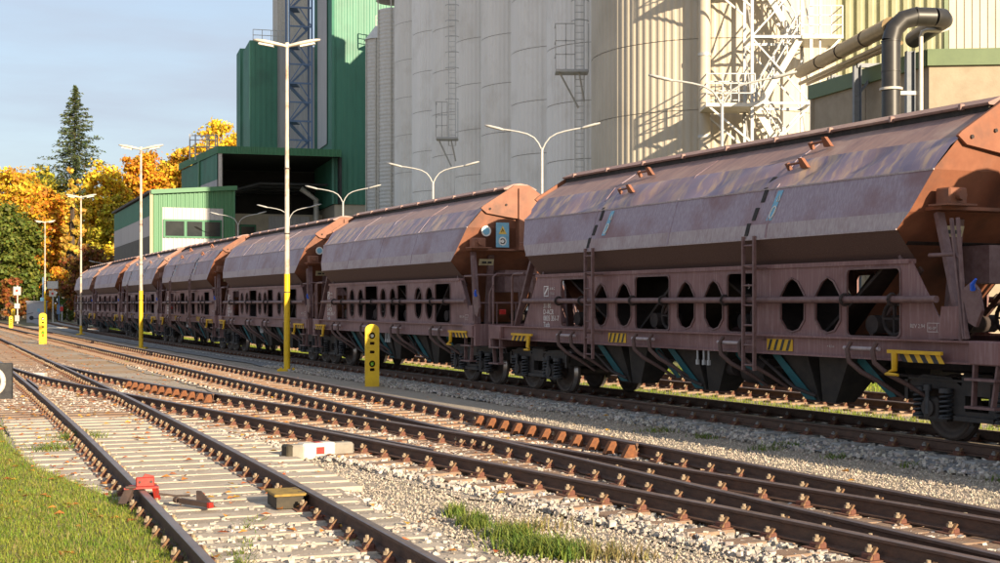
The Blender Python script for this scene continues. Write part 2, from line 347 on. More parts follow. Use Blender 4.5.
# ------------------------------------------------------------------ railway tracks
RAIL = [(-.065,.01),(.065,.01),(.065,.024),(.012,.040),(.012,.128),(.036,.138),(.036,.162),(.028,.170),(-.028,.170),(-.036,.162),(-.036,.138),(-.012,.128),(-.012,.040),(-.065,.024)]
def sweep_rail(P, off, dz=0, prof=RAIL):
    t, n = frame(P); b = MB(); k = len(prof); vs = []
    for (p, q) in zip(P, n):
        for (w, z) in prof: vs.append((p[0]+q[0]*(off+w), p[1]+q[1]*(off+w), z+dz))
    m = len(P)
    for j in range(k):
        b.add([], [(i*k+j,i*k+(j+1)%k,(i+1)*k+(j+1)%k,(i+1)*k+j) for i in range(m-1)], False, 1 if j in (6,7,8) else 0)
    b.v = vs; b.add([], []); b.f += [tuple(range(k)), tuple((m-1)*k+i for i in reversed(range(k)))]; b.sm += [False]*2; b.mi += [0,0]
    b.fix = True; return b
def mesh_sleeper(m, L=2.6, w=.26, h=.16): return MB().bbox(-w/2,w/2,-L/2,L/2,-h,.002,.012).mesh('sleeper', m)
def mesh_fast(kind):
    b = MB(); b.box(-.08,.08,-.17,.17,.003,.013, 0)
    for s in (-1,1):
        b.bbox(-.055,.055,min(s*.052,s*.125),max(s*.052,s*.125),.012,.052,.012, 0)      # clamp
        b.cyl((0,s*.10,.012),(0,s*.10,.098),.014,n=6,m=1,smooth=False); b.cyl((0,s*.10,.055),(0,s*.10,.080),.027,n=6,m=1,smooth=False)
        b.bar((-.035,s*.135,.012),(-.035,s*.075,.085),.03,.016,m=0)
    return b.mesh('rail_fastening', ['clip_rust', 'bolt_cool' if kind=='cool' else 'bolt'])
FAST = mesh_fast('warm'); FASTC = mesh_fast('cool')
SLP = {k: mesh_sleeper(k) for k in ('sleeper_pale','sleeper_wood','sleeper_concrete')}
SLP_LONG = {k: mesh_sleeper(k, 3.3, .40) for k in ('sleeper_pale','sleeper_wood')}
def fast_low(P, N, offs):                                 # joined remainder of the fastenings
    b = MB()
    for p, q in zip(P, N):
        a = math.atan2(-q[0], q[1]) 
        for o in offs:
            c = (p[0]+q[0]*o, p[1]+q[1]*o)
            for s in (-1,1):
                x, y = c[0]+q[0]*s*.09, c[1]+q[1]*s*.09
                b.box(x-.05,x+.05,y-.05,y+.05,.0,.07, 0 if s<0 else 1)
    return b
def track(name, label, P, smat, top='rail_top', spacing=.62, fast=FAST, dz=0, lens=1.0, sl_rng=(0,999), nfast=150, slm=None, off0=0, rail_parts=True, start=0.):
    P = resample(P, .5); org = P[len(P)//3]; T = thing(name, label, 'railway track', (float(org[0]),float(org[1]),0))
    rails = []
    for o in (-.75,.75): rails.append(sweep_rail(P, o, dz).build('rail', ['rail_rust', top], T, world=True))
    Q = resample(P, spacing); t, n = frame(Q); keep = (Q[:,1]>sl_rng[0])&(Q[:,1]<sl_rng[1]); Q, t, n = Q[keep], t[keep], n[keep]
    vis = np.abs(Q[:,0]/np.maximum(Q[:,1],1)) < .47
    order = [i for i in range(len(Q)) if vis[i] and Q[i,1] > 6]
    near = set(order[:nfast])
    for i in range(len(Q)):
        if i >= 300: break
        a = math.atan2(t[i,1],t[i,0]); me = slm(Q[i]) if slm else SLP[smat]
        s = put('sleeper', me, T, (Q[i,0]-org[0]+random.uniform(-.01,.01), Q[i,1]-org[1], random.uniform(-.006,.0)), a+random.uniform(-.012,.012))
        if i in near:
            for o in (-.75,.75): put('rail_fastening', fast, T, (Q[i,0]+n[i,0]*o-org[0], Q[i,1]+n[i,1]*o-org[1], dz), a+random.uniform(-.05,.05)).scale = (1.25,1.12,random.uniform(1.0,1.3))
    rest = [i for i in order if i not in near]
    if rest: stuff(fast_low(Q[rest], n[rest], (-.75,.75)).build('rail_fastenings', ['clip_rust','bolt'], T, world=True))
    return T, rails
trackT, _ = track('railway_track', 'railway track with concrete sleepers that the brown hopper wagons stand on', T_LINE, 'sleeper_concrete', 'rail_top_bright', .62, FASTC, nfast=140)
trackB, _ = track('railway_track', 'railway track behind the hopper wagons, seen through the gap under them', B_LINE, 'sleeper_wood', 'rail_top', .62, FAST, nfast=90)
trackM, _ = track('railway_track', 'straight middle railway track running past the two yellow posts', M_LINE, 'sleeper_wood', 'rail_top', .60, FAST, nfast=140)
trackN, _ = track('railway_track', 'connecting railway track curving from the left track across into the middle track', N_LINE, 'sleeper_wood', 'rail_top', .60, FAST, dz=-.003, nfast=120)
def slmL(q): return SLP_LONG['sleeper_pale'] if 14.2 < q[1] < 24 else (SLP_LONG['sleeper_wood'] if q[1] >= 24 else SLP['sleeper_pale'])
trackL, _ = track('railway_track', 'left railway track with pale exposed sleepers beside the lawn', L_LINE, 'sleeper_pale', 'rail_top', .56, FAST, dz=-.006, nfast=110, slm=slmL)
# check rails with rusty brackets beside the running rails at the two crossings
def check_rail(T, P, off, y0, y1, bracket, side, start_taper=True):
    Q = resample(P, .25); Q = Q[(Q[:,1]>y0)&(Q[:,1]<y1)]; t, n = frame(Q); org = T.location
    prof = [(w*.5, z) for (w, z) in RAIL]
    sweep_rail(Q, off, .006, prof).build('check_rail', ['rail_rust','rail_top'], T, world=True)
    if bracket:
        b = MB(); b.prism([(-.045,-.11,.0),(-.045,.09,.0),(-.045,.05,.155),(-.045,-.02,.155)], (.09,0,0)); me = b.mesh('check_rail_bracket', 'rust_orange')
        for i in range(0, len(Q), 2):
            a = math.atan2(t[i,1],t[i,0]); put('check_rail_bracket', me, T, (Q[i,0]+n[i,0]*(off-side*.11)-org.x, Q[i,1]+n[i,1]*(off-side*.11)-org.y, .003), a+(math.pi if side>0 else 0))
check_rail(trackM, M_LINE, .75-.10, 17.2, 22.4, True, 1)
check_rail(trackN, N_LINE, .75-.10, 27.0, 32.0, True, 1)
check_rail(trackN, N_LINE, -.75+.10, 17.2, 21.2, False, 1)
check_rail(trackL, L_LINE, -.75+.10, 29.5, 33.5, False, 1)
# ------------------------------------------------------------------ loose stones, pebbles, grass, leaves
def rots(n, full=True):
    a = RNG.uniform(0,2*np.pi,n); b = RNG.uniform(-.6,.6,n) if not full else RNG.uniform(0,2*np.pi,n); ca,sa,cb,sb = np.cos(a),np.sin(a),np.cos(b),np.sin(b)
    Z = np.zeros(n); O = np.ones(n)
    A = np.stack([np.stack([ca,-sa,Z],-1),np.stack([sa,ca,Z],-1),np.stack([Z,Z,O],-1)],1)
    B = np.stack([np.stack([O,Z,Z],-1),np.stack([Z,cb,-sb],-1),np.stack([Z,sb,cb],-1)],1)
    return A@B
CUBE = np.array([[-1,-1,-1],[1,-1,-1],[1,1,-1],[-1,1,-1],[-1,-1,1],[1,-1,1],[1,1,1],[-1,1,1]],float)
CUBF = np.array([[3,2,1,0],[4,5,6,7],[0,1,5,4],[1,2,6,5],[2,3,7,6],[3,0,4,7]])
OCT = np.array([[1,0,0],[0,1,0],[-1,0,0],[0,-1,0],[0,0,1],[0,0,-1]],float); OCF = np.array([[0,1,4],[1,2,4],[2,3,4],[3,0,4],[1,0,5],[2,1,5],[3,2,5],[0,3,5]])
def scatter(name, X, Y, Zc, s0, s1, m, base=CUBE, faces=CUBF, jit=.32):
    n = len(X); V = base[None]+RNG.uniform(-jit,jit,(n,len(base),3)); S = RNG.uniform(s0,s1,(n,1,1))*RNG.uniform(.6,1.25,(n,1,3)); V = V*S
    V = np.einsum('nij,nkj->nki', rots(n), V); V[:,:,0] += X[:,None]; V[:,:,1] += Y[:,None]; V[:,:,2] += (Zc if np.ndim(Zc) else np.full(n,Zc))[:,None]
    Fc = (faces[None]+np.arange(n)[:,None,None]*len(base)).reshape(-1,faces.shape[1]); return big_mesh(name, V.reshape(-1,3), Fc, m)
def on_track(P, o0, o1, y0, y1, dens):
    Q = resample(P, .1); Q = Q[(Q[:,1]>y0)&(Q[:,1]<y1)]; t, n = frame(Q); N = int(len(Q)*.1*(o1-o0)*dens); i = RNG.integers(0,len(Q),N); o = RNG.uniform(o0,o1,N)
    p = Q[i]+n[i]*o[:,None]+t[i]*RNG.uniform(-.05,.05,N)[:,None]; return p[:,0], p[:,1], o
def not_rail(P, o): return (np.abs(np.abs(o)-.75) > .11)
def clear_of(x, y, lines, lim=.12):
    k = np.ones(len(x), bool)
    for P in lines:
        Q = resample(P,.25); Q = Q[Q[:,1]<60]; t, n = frame(Q); idx = np.array([np.argmin((Q[:,1]-yy)**2+(Q[:,0]-xx)**2) for xx, yy in zip(x,y)])
        o = ((np.stack([x,y],1)-Q[idx])*n[idx]).sum(1); k &= np.abs(np.abs(o)-.75) > lim
    return k
xs, ys, zs = [], [], []
for P, o0, o1 in ((N_LINE,-1.55,1.5),(M_LINE,-1.4,1.5),(L_LINE,-1.6,1.45)):
    for y0, y1, d in ((8.5,15,330),(15,22,230),(22,32,100),(32,45,35)):
        x, y, o = on_track(P, o0, o1, y0, y1, d); k = np.abs(x)/y < .46; x, y, o = x[k], y[k], o[k]
        z = np.full(len(x), -.018)
        if P is L_LINE:
            z[(y>12.3)&(y<25)] = -.036; thin = ((y<12.3)&(RNG.random(len(x))<.5))|((y>12.3)&(y<25)&(np.abs(o)<1.3)&(RNG.random(len(x))<.55)); 
        else: z[np.abs(o)<1.25] = -.030; thin = np.zeros(len(x),bool)
        keep = ~thin; xs.append(x[keep]); ys.append(y[keep]); zs.append(z[keep])
x, y, z = map(np.concatenate, (xs,ys,zs)); k = clear_of(x, y, (N_LINE,M_LINE,L_LINE)); lawn_in = inside(LAWN, x, y) & (RNG.random(len(x))<.9); k &= ~lawn_in
stuff(scatter('ballast_stones', x[k], y[k], z[k]+RNG.uniform(-.014,.012,k.sum()), .010, .024, 'stone'), 'loose pale grey ballast stones along the near tracks', 'ballast')
xs, ys, os_ = on_track(T_LINE, -2.15, 1.3, 15, 45, 120); k = (np.abs(np.abs(os_)-.75)>.12)
stuff(scatter('ballast_stones', xs[k], ys[k], RNG.uniform(-.04,-.015,k.sum()), .012, .028, 'stone'), 'loose ballast stones in the shade along the wagon track', 'ballast')
n = 120000; yy = 9+RNG.random(n)**1.3*17; xx = RNG.uniform(-.44,.44,n)*yy; k = ~inside(LAWN,xx,yy); xx, yy = xx[k], yy[k]
stuff(scatter('pebbles', xx, yy, RNG.uniform(-.056,-.034,len(xx)), .006, .017, 'pebble', OCT, OCF, .25), 'fine beige gravel spread between the tracks', 'gravel')
BL_T = np.array([0,.5,1.])
def blades(name, X, Y, z, h0, h1, w, m, lean=.5, flop=.3):
    n = len(X); a = RNG.uniform(0,2*np.pi,n); h = RNG.uniform(h0,h1,n); ln = RNG.uniform(.1,lean,n)*h; side = np.stack([-np.sin(a),np.cos(a)],1)
    V = np.zeros((n,6,3))
    for i, t in enumerate(BL_T):
        cx = X+np.cos(a)*ln*t**1.7; cy = Y+np.sin(a)*ln*t**1.7; cz = z+h*t*(1-flop*t*.3); ww = w*(1-.85*t)*.5
        V[:,2*i,0] = cx-side[:,0]*ww; V[:,2*i,1] = cy-side[:,1]*ww; V[:,2*i,2] = cz
        V[:,2*i+1,0] = cx+side[:,0]*ww; V[:,2*i+1,1] = cy+side[:,1]*ww; V[:,2*i+1,2] = cz
    Fc = (np.array([[0,1,3,2],[2,3,5,4]])[None]+np.arange(n)[:,None,None]*6).reshape(-1,4); return big_mesh(name, V.reshape(-1,3), Fc, m)
n = 300000; yy = 6+RNG.random(n)**1.2*18.5; xx = -RNG.random(n)*.52*yy-.8; k = inside(LAWN,xx,yy)
patch = np.sin(xx*1.7+yy*.6)+np.sin(yy*1.3-xx*.8)+RNG.normal(0,.8,n) > -2.2; k &= patch
xx = xx+RNG.normal(0,.07,n); yy = yy+RNG.normal(0,.10,n); dr = RNG.random(n) < .14
stuff(blades('lawn_grass', xx[k&dr], yy[k&dr], .004, .02, .075, .009, 'dry_weed', 1.3), 'dry straw blades mixed into the lawn at the lower left', 'grass')
k = k & ~dr
stuff(blades('lawn_grass', xx[k], yy[k], .004, .018, .058, .008, 'grass', 1.1), 'short sunlit green lawn grass at the lower left', 'grass')
def clump(name, spots, hmul, m, label):
    X, Y, H = [], [], []
    out = []
    for (cx, cy, rx, ry, n, h) in spots:
        X.append(cx+RNG.normal(0,rx*.5,n)); Y.append(cy+RNG.normal(0,ry*.5,n))
    X = np.concatenate(X); Y = np.concatenate(Y); h = max(s[5] for s in spots)*hmul
    return stuff(blades(name, X, Y, -.05, h*.35, h, .016, m, 1.1, .6), label, 'weeds')
clump('weeds', [(.34,11.2,.34,.26,900,.17),(.10,11.8,.22,.26,500,.15),(-.22,12.5,.16,.30,320,.13),(.5,10.9,.2,.2,350,.17),(-.42,13.1,.10,.2,160,.12)], 1, 'weed', 'green weeds growing in the gravel near the front between the rails')
clump('weeds', [(.80,10.9,.22,.25,130,.20),(1.05,10.8,.25,.2,70,.2),(.25,12.2,.35,.25,110,.14)], 1, 'dry_weed', 'dry straw coloured weeds beside the green weed patch')
clump('weeds', [(-6.15,20.2,.35,.5,500,.2),(-6.0,18.6,.3,.3,320,.16)], 1, 'weed', 'tufts of long grass at the far tip of the lawn')
clump('weeds', [(-2.05,11.0,.08,.5,120,.12),(-2.2,12.2,.10,.4,80,.10),(-1.95,10.4,.10,.3,160,.10),(-1.2,11.4,.3,.12,60,.06)], 1, 'weed', 'sparse weeds along the left rail near the front')
clump('weeds', [(3.05,20.6,.2,.2,90,.12),(4.0,19.4,.25,.2,120,.12),(2.45,21.6,.3,.15,90,.10),(5.0,16.9,.12,.12,60,.10),(5.6,15.6,.1,.1,50,.12),(3.6,18.9,.3,.1,70,.08),(4.3,17.9,.2,.1,60,.07),(-8.6,38.5,.6,.5,120,.1),(-12.4,47,.5,.6,120,.12)], 1, 'weed', 'small weed tufts in the gravel strip in front of the wagons')
# grass strip behind the wagon track
xs, ys, _ = on_track(T_LINE, 1.4, 2.6, 12, 120, 260); stuff(blades('verge_grass', xs, ys, -.05, .05, .16, .016, 'grass', .9), 'grass strip growing between the wagon track and the track behind', 'grass')
xs, ys, _ = on_track(T_LINE, 5.9, 9.5, 12, 110, 90); stuff(blades('verge_grass', xs, ys, -.05, .06, .2, .022, 'grass', .9), 'grass growing beyond the rear track', 'grass')
# fallen leaves
def leaves_on(P, o0, o1, y0, y1, d): x, y, o = on_track(P,o0,o1,y0,y1,d); return x, y
LX, LY = [], []
for a in ((L_LINE,-1.7,1.6,9,30,5),(N_LINE,-1.6,1.6,14,36,3.2),(M_LINE,-1.5,1.5,18,60,2.5),(L_LINE,-2.1,-1.0,13,28,9),(M_LINE,-7,-1.5,34,90,2.6),(T_LINE,-4.5,-1.8,14,40,.5),(L_LINE,-6,-2,8,18,1.2)):
    x, y = leaves_on(*a); LX.append(x); LY.append(y)
LX = np.concatenate(LX); LY = np.concatenate(LY); n = len(LX); a = RNG.uniform(0,6.28,n); s = RNG.uniform(.025,.062,n); V = np.zeros((n,4,3))
for i, (u, v, w) in enumerate(((-1,-.1,0),(0,-.7,.3),(1,0,.1),(0,.7,.45))):
    V[:,i,0] = LX+s*(u*np.cos(a)-v*np.sin(a)); V[:,i,1] = LY+s*(u*np.sin(a)+v*np.cos(a)); V[:,i,2] = .012+s*w+RNG.uniform(0,.01,n)
stuff(big_mesh('fallen_leaves', V.reshape(-1,3), np.arange(n*4).reshape(-1,4), 'leaf_litter'), 'orange fallen leaves scattered over tracks and lawn', 'leaves')

# ------------------------------------------------------------------ hopper wagons
PROF = [(1.17,2.35),(1.50,2.75),(1.46,2.97),(1.30,3.50),(.94,3.93),(.30,4.33)]     # half section: y, z above rail top
LEAN = [0,0,.20,.47,.56,.42]                                                       # how far the end leans out at each level
def smoothnoise(n, k, rng):
    a = rng.normal(0,1,n+2*k); return np.convolve(a, np.ones(k)/k, 'same')[k:-k]
def rrect(x0,x1,z0,z1,r=.07,k=3):
    out = []
    for cx, cz, a0 in ((x1-r,z1-r,0),(x0+r,z1-r,90),(x0+r,z0+r,180),(x1-r,z0+r,270)):
        for i in range(k+1): t = R(a0+90*i/k); out.append((cx+r*math.cos(t),cz+r*math.sin(t)))
    return out
def hexhole(x0,x1,z0,z1):
    c = (x0+x1)/2; w = (x1-x0)/2; return [(c+w,z0+.16),(c+w,z1-.25),(c+w*.45,z1-.06),(c,z1),(c-w*.45,z1-.06),(c-w,z1-.25),(c-w,z0+.16),(c-w*.55,z0+.02),(c,z0-.02),(c+w*.55,z0+.02)]
def ovalhole(x0,x1,z0,z1):
    c = (x0+x1)/2; w = (x1-x0)/2; h = (z1-z0)/2; cz = (z0+z1)/2
    return [(c+w*math.cos(t)*(1 if abs(math.sin(t))<.9 else .9), cz+h*math.copysign(abs(math.sin(t))**.75, math.sin(t))) for t in [2*math.pi*i/14 for i in range(14)]]
BAYS = [('o',3.53,4.58),('h',2.77,3.27),('h',1.93,2.45),('o',.67,1.78),('h',-.10,.42),('h',-.91,-.40),('o',-1.78,-1.04),('h',-2.98,-2.42),('h',-3.78,-3.24),('o',-5.0,-3.93)]
def make_bogie(W, xc):
    wb = .72
    bo = MB(); bo.bbox(-.28,.28,-1.05,1.05,.62,.90,.04); bo.box(-1.0,1.0,-.5,-.4,.55,.70); bo.box(-1.0,1.0,.4,.5,.55,.70)
    for xx in (-1.18,1.18): bo.box(xx-.05,xx+.05,-.95,.95,.55,.70)
    for s in (1,-1):
        for q in (-.30,.30): bo.bar((q,s*.78,.22),(q*1.1,s*.78,.62),.10,.06)
    B = bo.build('bogie', 'bogie', W); B.location = (xc,0,0)
    for s in (1,-1):
        y0 = s*.98
        fr = MB()   # cast side frame: arched beam with two horn guides
        poly = [(-1.22,.62),(-1.22,.76),(-.95,.86),(-.45,.84),(-.28,.74),(.28,.74),(.45,.84),(.95,.86),(1.22,.76),(1.22,.62),(1.0,.62),(.92,.70),(.5,.66),(.42,.40),(.30,.30),(-.30,.30),(-.42,.40),(-.5,.66),(-.92,.70),(-1.0,.62)]
        fr.plate(poly, [[(-.2,.42),(.2,.42),(.2,.62),(-.2,.62)]], lambda a, b: (a,y0-.05,b), (0,.10,0))
        fr.box(-.34,.34,y0-.10,y0+.11,.30,.36); fr.bar((-1.2,y0,.80),(1.2,y0,.80),.16,.03); fr.bar((-1.25,y0+s*.05,.52),(-1.25,y0+s*.05,.78),.05,.06); fr.bar((1.25,y0+s*.05,.52),(1.25,y0+s*.05,.78),.05,.06)
        fr.build('side_frame', 'bogie', B)
        for xx in (-wb, wb):
            ab = MB(); ab.bbox(xx-.14,xx+.14,min(y0,y0+s*.16),max(y0,y0+s*.16),.30,.58,.03); ab.cyl((xx,y0+s*.14,.44),(xx,y0+s*.20,.44),.11,n=12)
            ab.bar((xx-.26,y0+s*.06,.30),(xx+.26,y0+s*.06,.30),.10,.06)
            ab.build('axle_box', 'bogie', B)
            for k in (-.24,.24):
                sp = MB(); pts = []
                for i in range(49): t = i/48*5*2*math.pi; pts.append((xx+k+.075*math.cos(t), y0+s*.10+.075*math.sin(t), .33+.31*i/48))
                sp.tube(pts, .019, 5); sp.cyl((xx+k,y0+s*.10,.31),(xx+k,y0+s*.10,.335),.095,n=10); sp.cyl((xx+k,y0+s*.10,.64),(xx+k,y0+s*.10,.70),.095,n=10); sp.build('coil_spring', 'spring', B)
            dm = MB(); dm.cyl((xx-s*.0,y0+s*.19,.36),(xx,y0+s*.19,.66),.032,n=8); dm.cyl((xx,y0+s*.19,.66),(xx,y0+s*.19,.74),.055,n=8); dm.build('damper_link', 'spring', B)
            wh = MB(); a, b = s*.685, s*.815
            prof = [(.02,.08),(.02,.20),(.05,.26),(.05,.33),(-.0,.36),(-.0,.452),(.03,.452),(.045,.42),(.13,.415),(.13,.36),(.09,.33),(.08,.26),(.12,.2),(.12,.08)]
            n = 28; vs = [(xx+r*math.sin(2*math.pi*i/n), s*(.67+q), .418+r*math.cos(2*math.pi*i/n)) for (q, r) in prof for i in range(n)]; K = len(prof)
            for j in range(K): wh.add([], [(j*n+i,j*n+(i+1)%n,((j+1)%K)*n+(i+1)%n,((j+1)%K)*n+i) for i in range(n)], True, 1 if j == 7 else 0)
            wh.v = vs; wh.fix = True; wh.build('wheel', ['wheel_steel','tread_steel'], B)
    ax = MB()
    for xx in (-wb,wb): ax.cyl((xx,-.95,.418),(xx,.95,.418),.085,n=10)
    ax.build('axle', 'wheel_steel', B)
    return B
def make_wagon(style, label, L0, L1, piv, head, sc, group):
    W = thing('hopper_wagon', label, 'hopper wagon', group=group)
    rg = np.random.default_rng(3 if style=='A' else 5); up = (1,0,0)
    # --- body panels, one object for each sheet of the section on each side
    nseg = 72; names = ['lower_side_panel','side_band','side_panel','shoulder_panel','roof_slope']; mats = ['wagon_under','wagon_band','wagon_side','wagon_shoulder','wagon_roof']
    for s in (1,-1):
        for i in range(5):
            b = MB(); (ya,za),(yb,zb) = PROF[i],PROF[i+1]; vs = []; ns = nseg if i in (3,4) else 24; rows = 7 if i in (3,4) else 2
            nrm = Vector((0,zb-za,ya-yb)).normalized(); ph = rg.uniform(0,6)
            wob = smoothnoise(ns*3+1, 7, rg)
            for r in range(rows):
                t = r/(rows-1); y = ya+(yb-ya)*t; z = za+(zb-za)*t; le = LEAN[i]+(LEAN[i+1]-LEAN[i])*t
                for q in range(ns+1):
                    x = (L0-le)+((L1+le)-(L0-le))*q/ns; d = 0
                    if i == 3 and 0 < r < rows-1:
                        if style == 'A': d = (.065*float(wob[min(len(wob)-1,max(0,int(q*3+(t-.5)*16)))])+.007*math.sin(x*7.1+t*2.5))*math.sin(math.pi*t)**.6
                        else: d = .015*math.sin(x*11.5+t*3.0)*math.sin(math.pi*t)**.5
                    if i == 4 and 0 < r < rows-1: d = .006*float(wob[min(len(wob)-1,q*3)])*math.sin(math.pi*t)
                    vs.append((x, s*(y+nrm.y*d), z+nrm.z*d))
            w = ns+1; fs = [(r*w+q,r*w+q+1,(r+1)*w+q+1,(r+1)*w+q) for r in range(rows-1) for q in range(ns)]
            if s > 0: fs = [tuple(reversed(f)) for f in fs]
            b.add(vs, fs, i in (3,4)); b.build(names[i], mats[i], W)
    # raised edge strips along the folds and sheet joints
    for s in (1,-1):
        b = MB()
        for i in (1,3): 
            y, z = PROF[i]; le = LEAN[i]; b.bar((L0-le,s*(y+.004),z),(L1+le,s*(y+.004),z),.018,.022)
        b.build('fold_strip', 'wagon_band', W)
    for k in range(1,4):
        x = L0+(L1-L0)*k/4+.13; sj = MB()
        for i in range(1,5): (ya,za),(yb,zb) = PROF[i],PROF[i+1]; sj.bar((x,ya+.003,za),(x,yb+.003,zb),.035,.008,up=(0,1,.6))
        sj.build('sheet_joint', 'wagon_side', W)
    # swing roof cap with dark gasket gap
    b = MB(); A0, A1 = L0-.50, L1+.50; b.box(A0+.05,A1-.05,-.33,.36,4.20,4.375); b.build('hatch_gasket','hatch_gasket',W)
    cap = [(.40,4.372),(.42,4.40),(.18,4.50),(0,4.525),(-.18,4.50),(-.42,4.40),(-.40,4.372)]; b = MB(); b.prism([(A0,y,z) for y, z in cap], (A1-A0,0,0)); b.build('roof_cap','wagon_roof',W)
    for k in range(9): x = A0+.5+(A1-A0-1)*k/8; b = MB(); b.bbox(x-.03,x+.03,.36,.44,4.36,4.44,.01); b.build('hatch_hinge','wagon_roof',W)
    # --- ends
    for e, X in ((-1,L0),(1,L1)):
        b = MB(); lv = [2,3,4,5]; vs = []
        for i in lv: y, z = PROF[i]; vs += [(X+e*(LEAN[i]-.01), y-.004, z),(X+e*(LEAN[i]-.01), -y+.004, z)]
        vs += [(X+e*.42,.30,4.45),(X+e*.42,-.30,4.45)]
        fs = [(2*i,2*i+1,2*i+3,2*i+2) for i in range(4)]
        if e > 0: fs = [tuple(reversed(f)) for f in fs]
        b.add(vs, fs); b.build('end_wall','wagon_end',W)
        b = MB(); P = lambda i: PROF[i]
        v0 = [(X+e*.19,1.456,2.97),(X+e*.19,-1.456,2.97),(X-.0,1.496,2.75),(X-.0,-1.496,2.75),(X-e*.02,1.166,2.36),(X-e*.02,-1.166,2.36),(X-e*.55,.95,2.25),(X-e*.55,-.95,2.25),(X-e*1.5,.95,1.35),(X-e*1.5,-.95,1.35)]
        b.add(v0, [(0,2,4,6),(1,7,5,3),(0,6,7,1),(6,8,9,7)]); b.fix = True; b.build('end_slope_sheet','wagon_end',W)
        # top cover plate of the end with bolts, ledge and clamp boxes
        b = MB(); pl = [(1.05,3.93),(.98,3.99),(.36,4.36),(.20,4.47),(-.20,4.47),(-.36,4.36),(-.98,3.99),(-1.05,3.93),(-.9,3.82),(-.2,3.72),(.2,3.72),(.9,3.82)]
        b.prism([(X+e*.55,y*.97,z) for y, z in pl], (e*.05,0,0)); cv = b.build('end_cover_plate','wagon_end',W)
        b = MB()
        for y in (-.8,-.4,0,.4,.8): b.cyl((X+e*.60,y,4.02 if abs(y)<.6 else 3.92),(X+e*.625,y,4.02 if abs(y)<.6 else 3.92),.028,n=6)
        b.build('bolt','wagon_dark',cv)
        b = MB(); b.box(min(X+e*.20,X+e*.52),max(X+e*.20,X+e*.52),-1.22,1.22,2.985,3.03); b.build('end_ledge','wagon_end',W)
        b = MB(); b.box(min(X+e*.45,X+e*.66),max(X+e*.45,X+e*.66),-.10,.10,3.0,4.40); b.build('end_stiffener','wagon_end',W)
        b = MB(); b.bbox(min(X+e*.40,X+e*.66),max(X+e*.40,X+e*.66),.92,1.22,3.06,3.26,.02); b.cyl((X+e*.66,1.07,3.16),(X+e*.74,1.07,3.16),.07,n=8); b.box(min(X+e*.36,X+e*.70),max(X+e*.36,X+e*.70),.80,1.30,3.03,3.055); b.build('roof_drive_box','wagon_end',W)
        # corner posts and gusset down to the frame
        for s in (1,-1):
            b = MB(); b.bar((X-e*.25,s*1.16,2.42),(X+e*.42,s*1.16,1.34),.05,.16,up=(0,1,0)); b.bar((X+e*.34,s*1.10,2.95),(X+e*.95,s*1.25,1.34),.07,.12,up=(0,1,0)); b.build('end_post','wagon_rail',W)
        b = MB(); b.bar((X+e*.1,.55,2.9),(X-e*.1,.55,1.30),.08,.14,up=(0,1,0)); b.bar((X+e*.1,-.55,2.9),(X-e*.1,-.55,1.30),.08,.14,up=(0,1,0)); b.box(min(X-e*.3,X+e*.45),max(X-e*.3,X+e*.45),-.35,.35,2.05,2.55); b.build('end_brace','wagon_rail',W)
    pp = L0-.0
    b = MB(); b.prism([(L0-.05,.86,2.80),(L0-.05,.50,2.80),(L0+.0,.50,2.66),(L0+.0,.86,2.66)], (-.012,0,.004)); 
    b.v = [(x-.10,y,z) for x, y, z in b.v]; pt = b.build('data_plate','cream_plate',W)
    b = MB(); b.box(L0-.169,L0-.165,.56,.66,2.70,2.75); b.box(L0-.169,L0-.165,.69,.80,2.70,2.75); b.build('plate_print','print_black',pt)
    # --- side plates with openings, sills, side pipe
    hz0, hz1 = 1.36, 2.25
    for s in (1,-1):
        holes = []
        for k, a, c in BAYS:
            a, c = a*sc, c*sc
            holes.append(rrect(a,c,1.35,2.25) if k=='o' else (hexhole(a,c,1.40,2.15) if style=='A' else ovalhole(a,c,1.42,2.18)))
        outer = [(L0-.75,1.31),(L1+.55,1.31),(L1-.1,2.34),(L0-.05,2.34)]
        b = MB(); b.plate(outer, holes, lambda x, z: (x, s*1.27, z), (0,s*.02,0)); b.build('side_plate','wagon_paint',W)
        # raised lips round the openings
        for h in holes:
            b = MB(); h3 = [(x, s*1.292, z) for x, z in h]; n = len(h)
            cx = sum(p[0] for p in h)/n; cz = sum(p[1] for p in h)/n
            out = [(cx+(x-cx)*1.0+math.copysign(.022,x-cx), s*1.304, cz+(z-cz)+math.copysign(.022,z-cz)) for x, z in h]
            inn = [(x, s*1.304, z) for x, z in h]; o2 = [(p[0], s*1.291, p[2]) for p in out]; i2 = [(p[0], s*1.291, p[2]) for p in inn]
            vs = out+inn+o2+i2; fs = []
            for i in range(n): j = (i+1)%n; fs += [(i,j,n+j,n+i),(2*n+i,2*n+j,j,i),(n+i,n+j,3*n+j,3*n+i)]
            b.add(vs, fs); b.fix = True; b.build('opening_lip','wagon_rail',W)
        b = MB(); b.box(L0-.02,L1-.05,min(s*1.19,s*1.315),max(s*1.19,s*1.315),2.31,2.37); b.build('top_rail','wagon_paint',W)
        b = MB(); b.box(-head,head,min(s*1.22,s*1.33),max(s*1.22,s*1.33),1.06,1.30); b.box(-head,head,min(s*1.20,s*1.40),max(s*1.20,s*1.40),1.30,1.325); b.box(-head,head,min(s*1.20,s*1.39),max(s*1.20,s*1.39),1.035,1.06)
        b.build('side_sill','wagon_paint',W)
        b = MB(); b.cyl((L0-.62,s*1.40,1.84),(L1+.3,s*1.40,1.84),.048,n=10); pipe = b.build('side_pipe','wagon_rail',W)
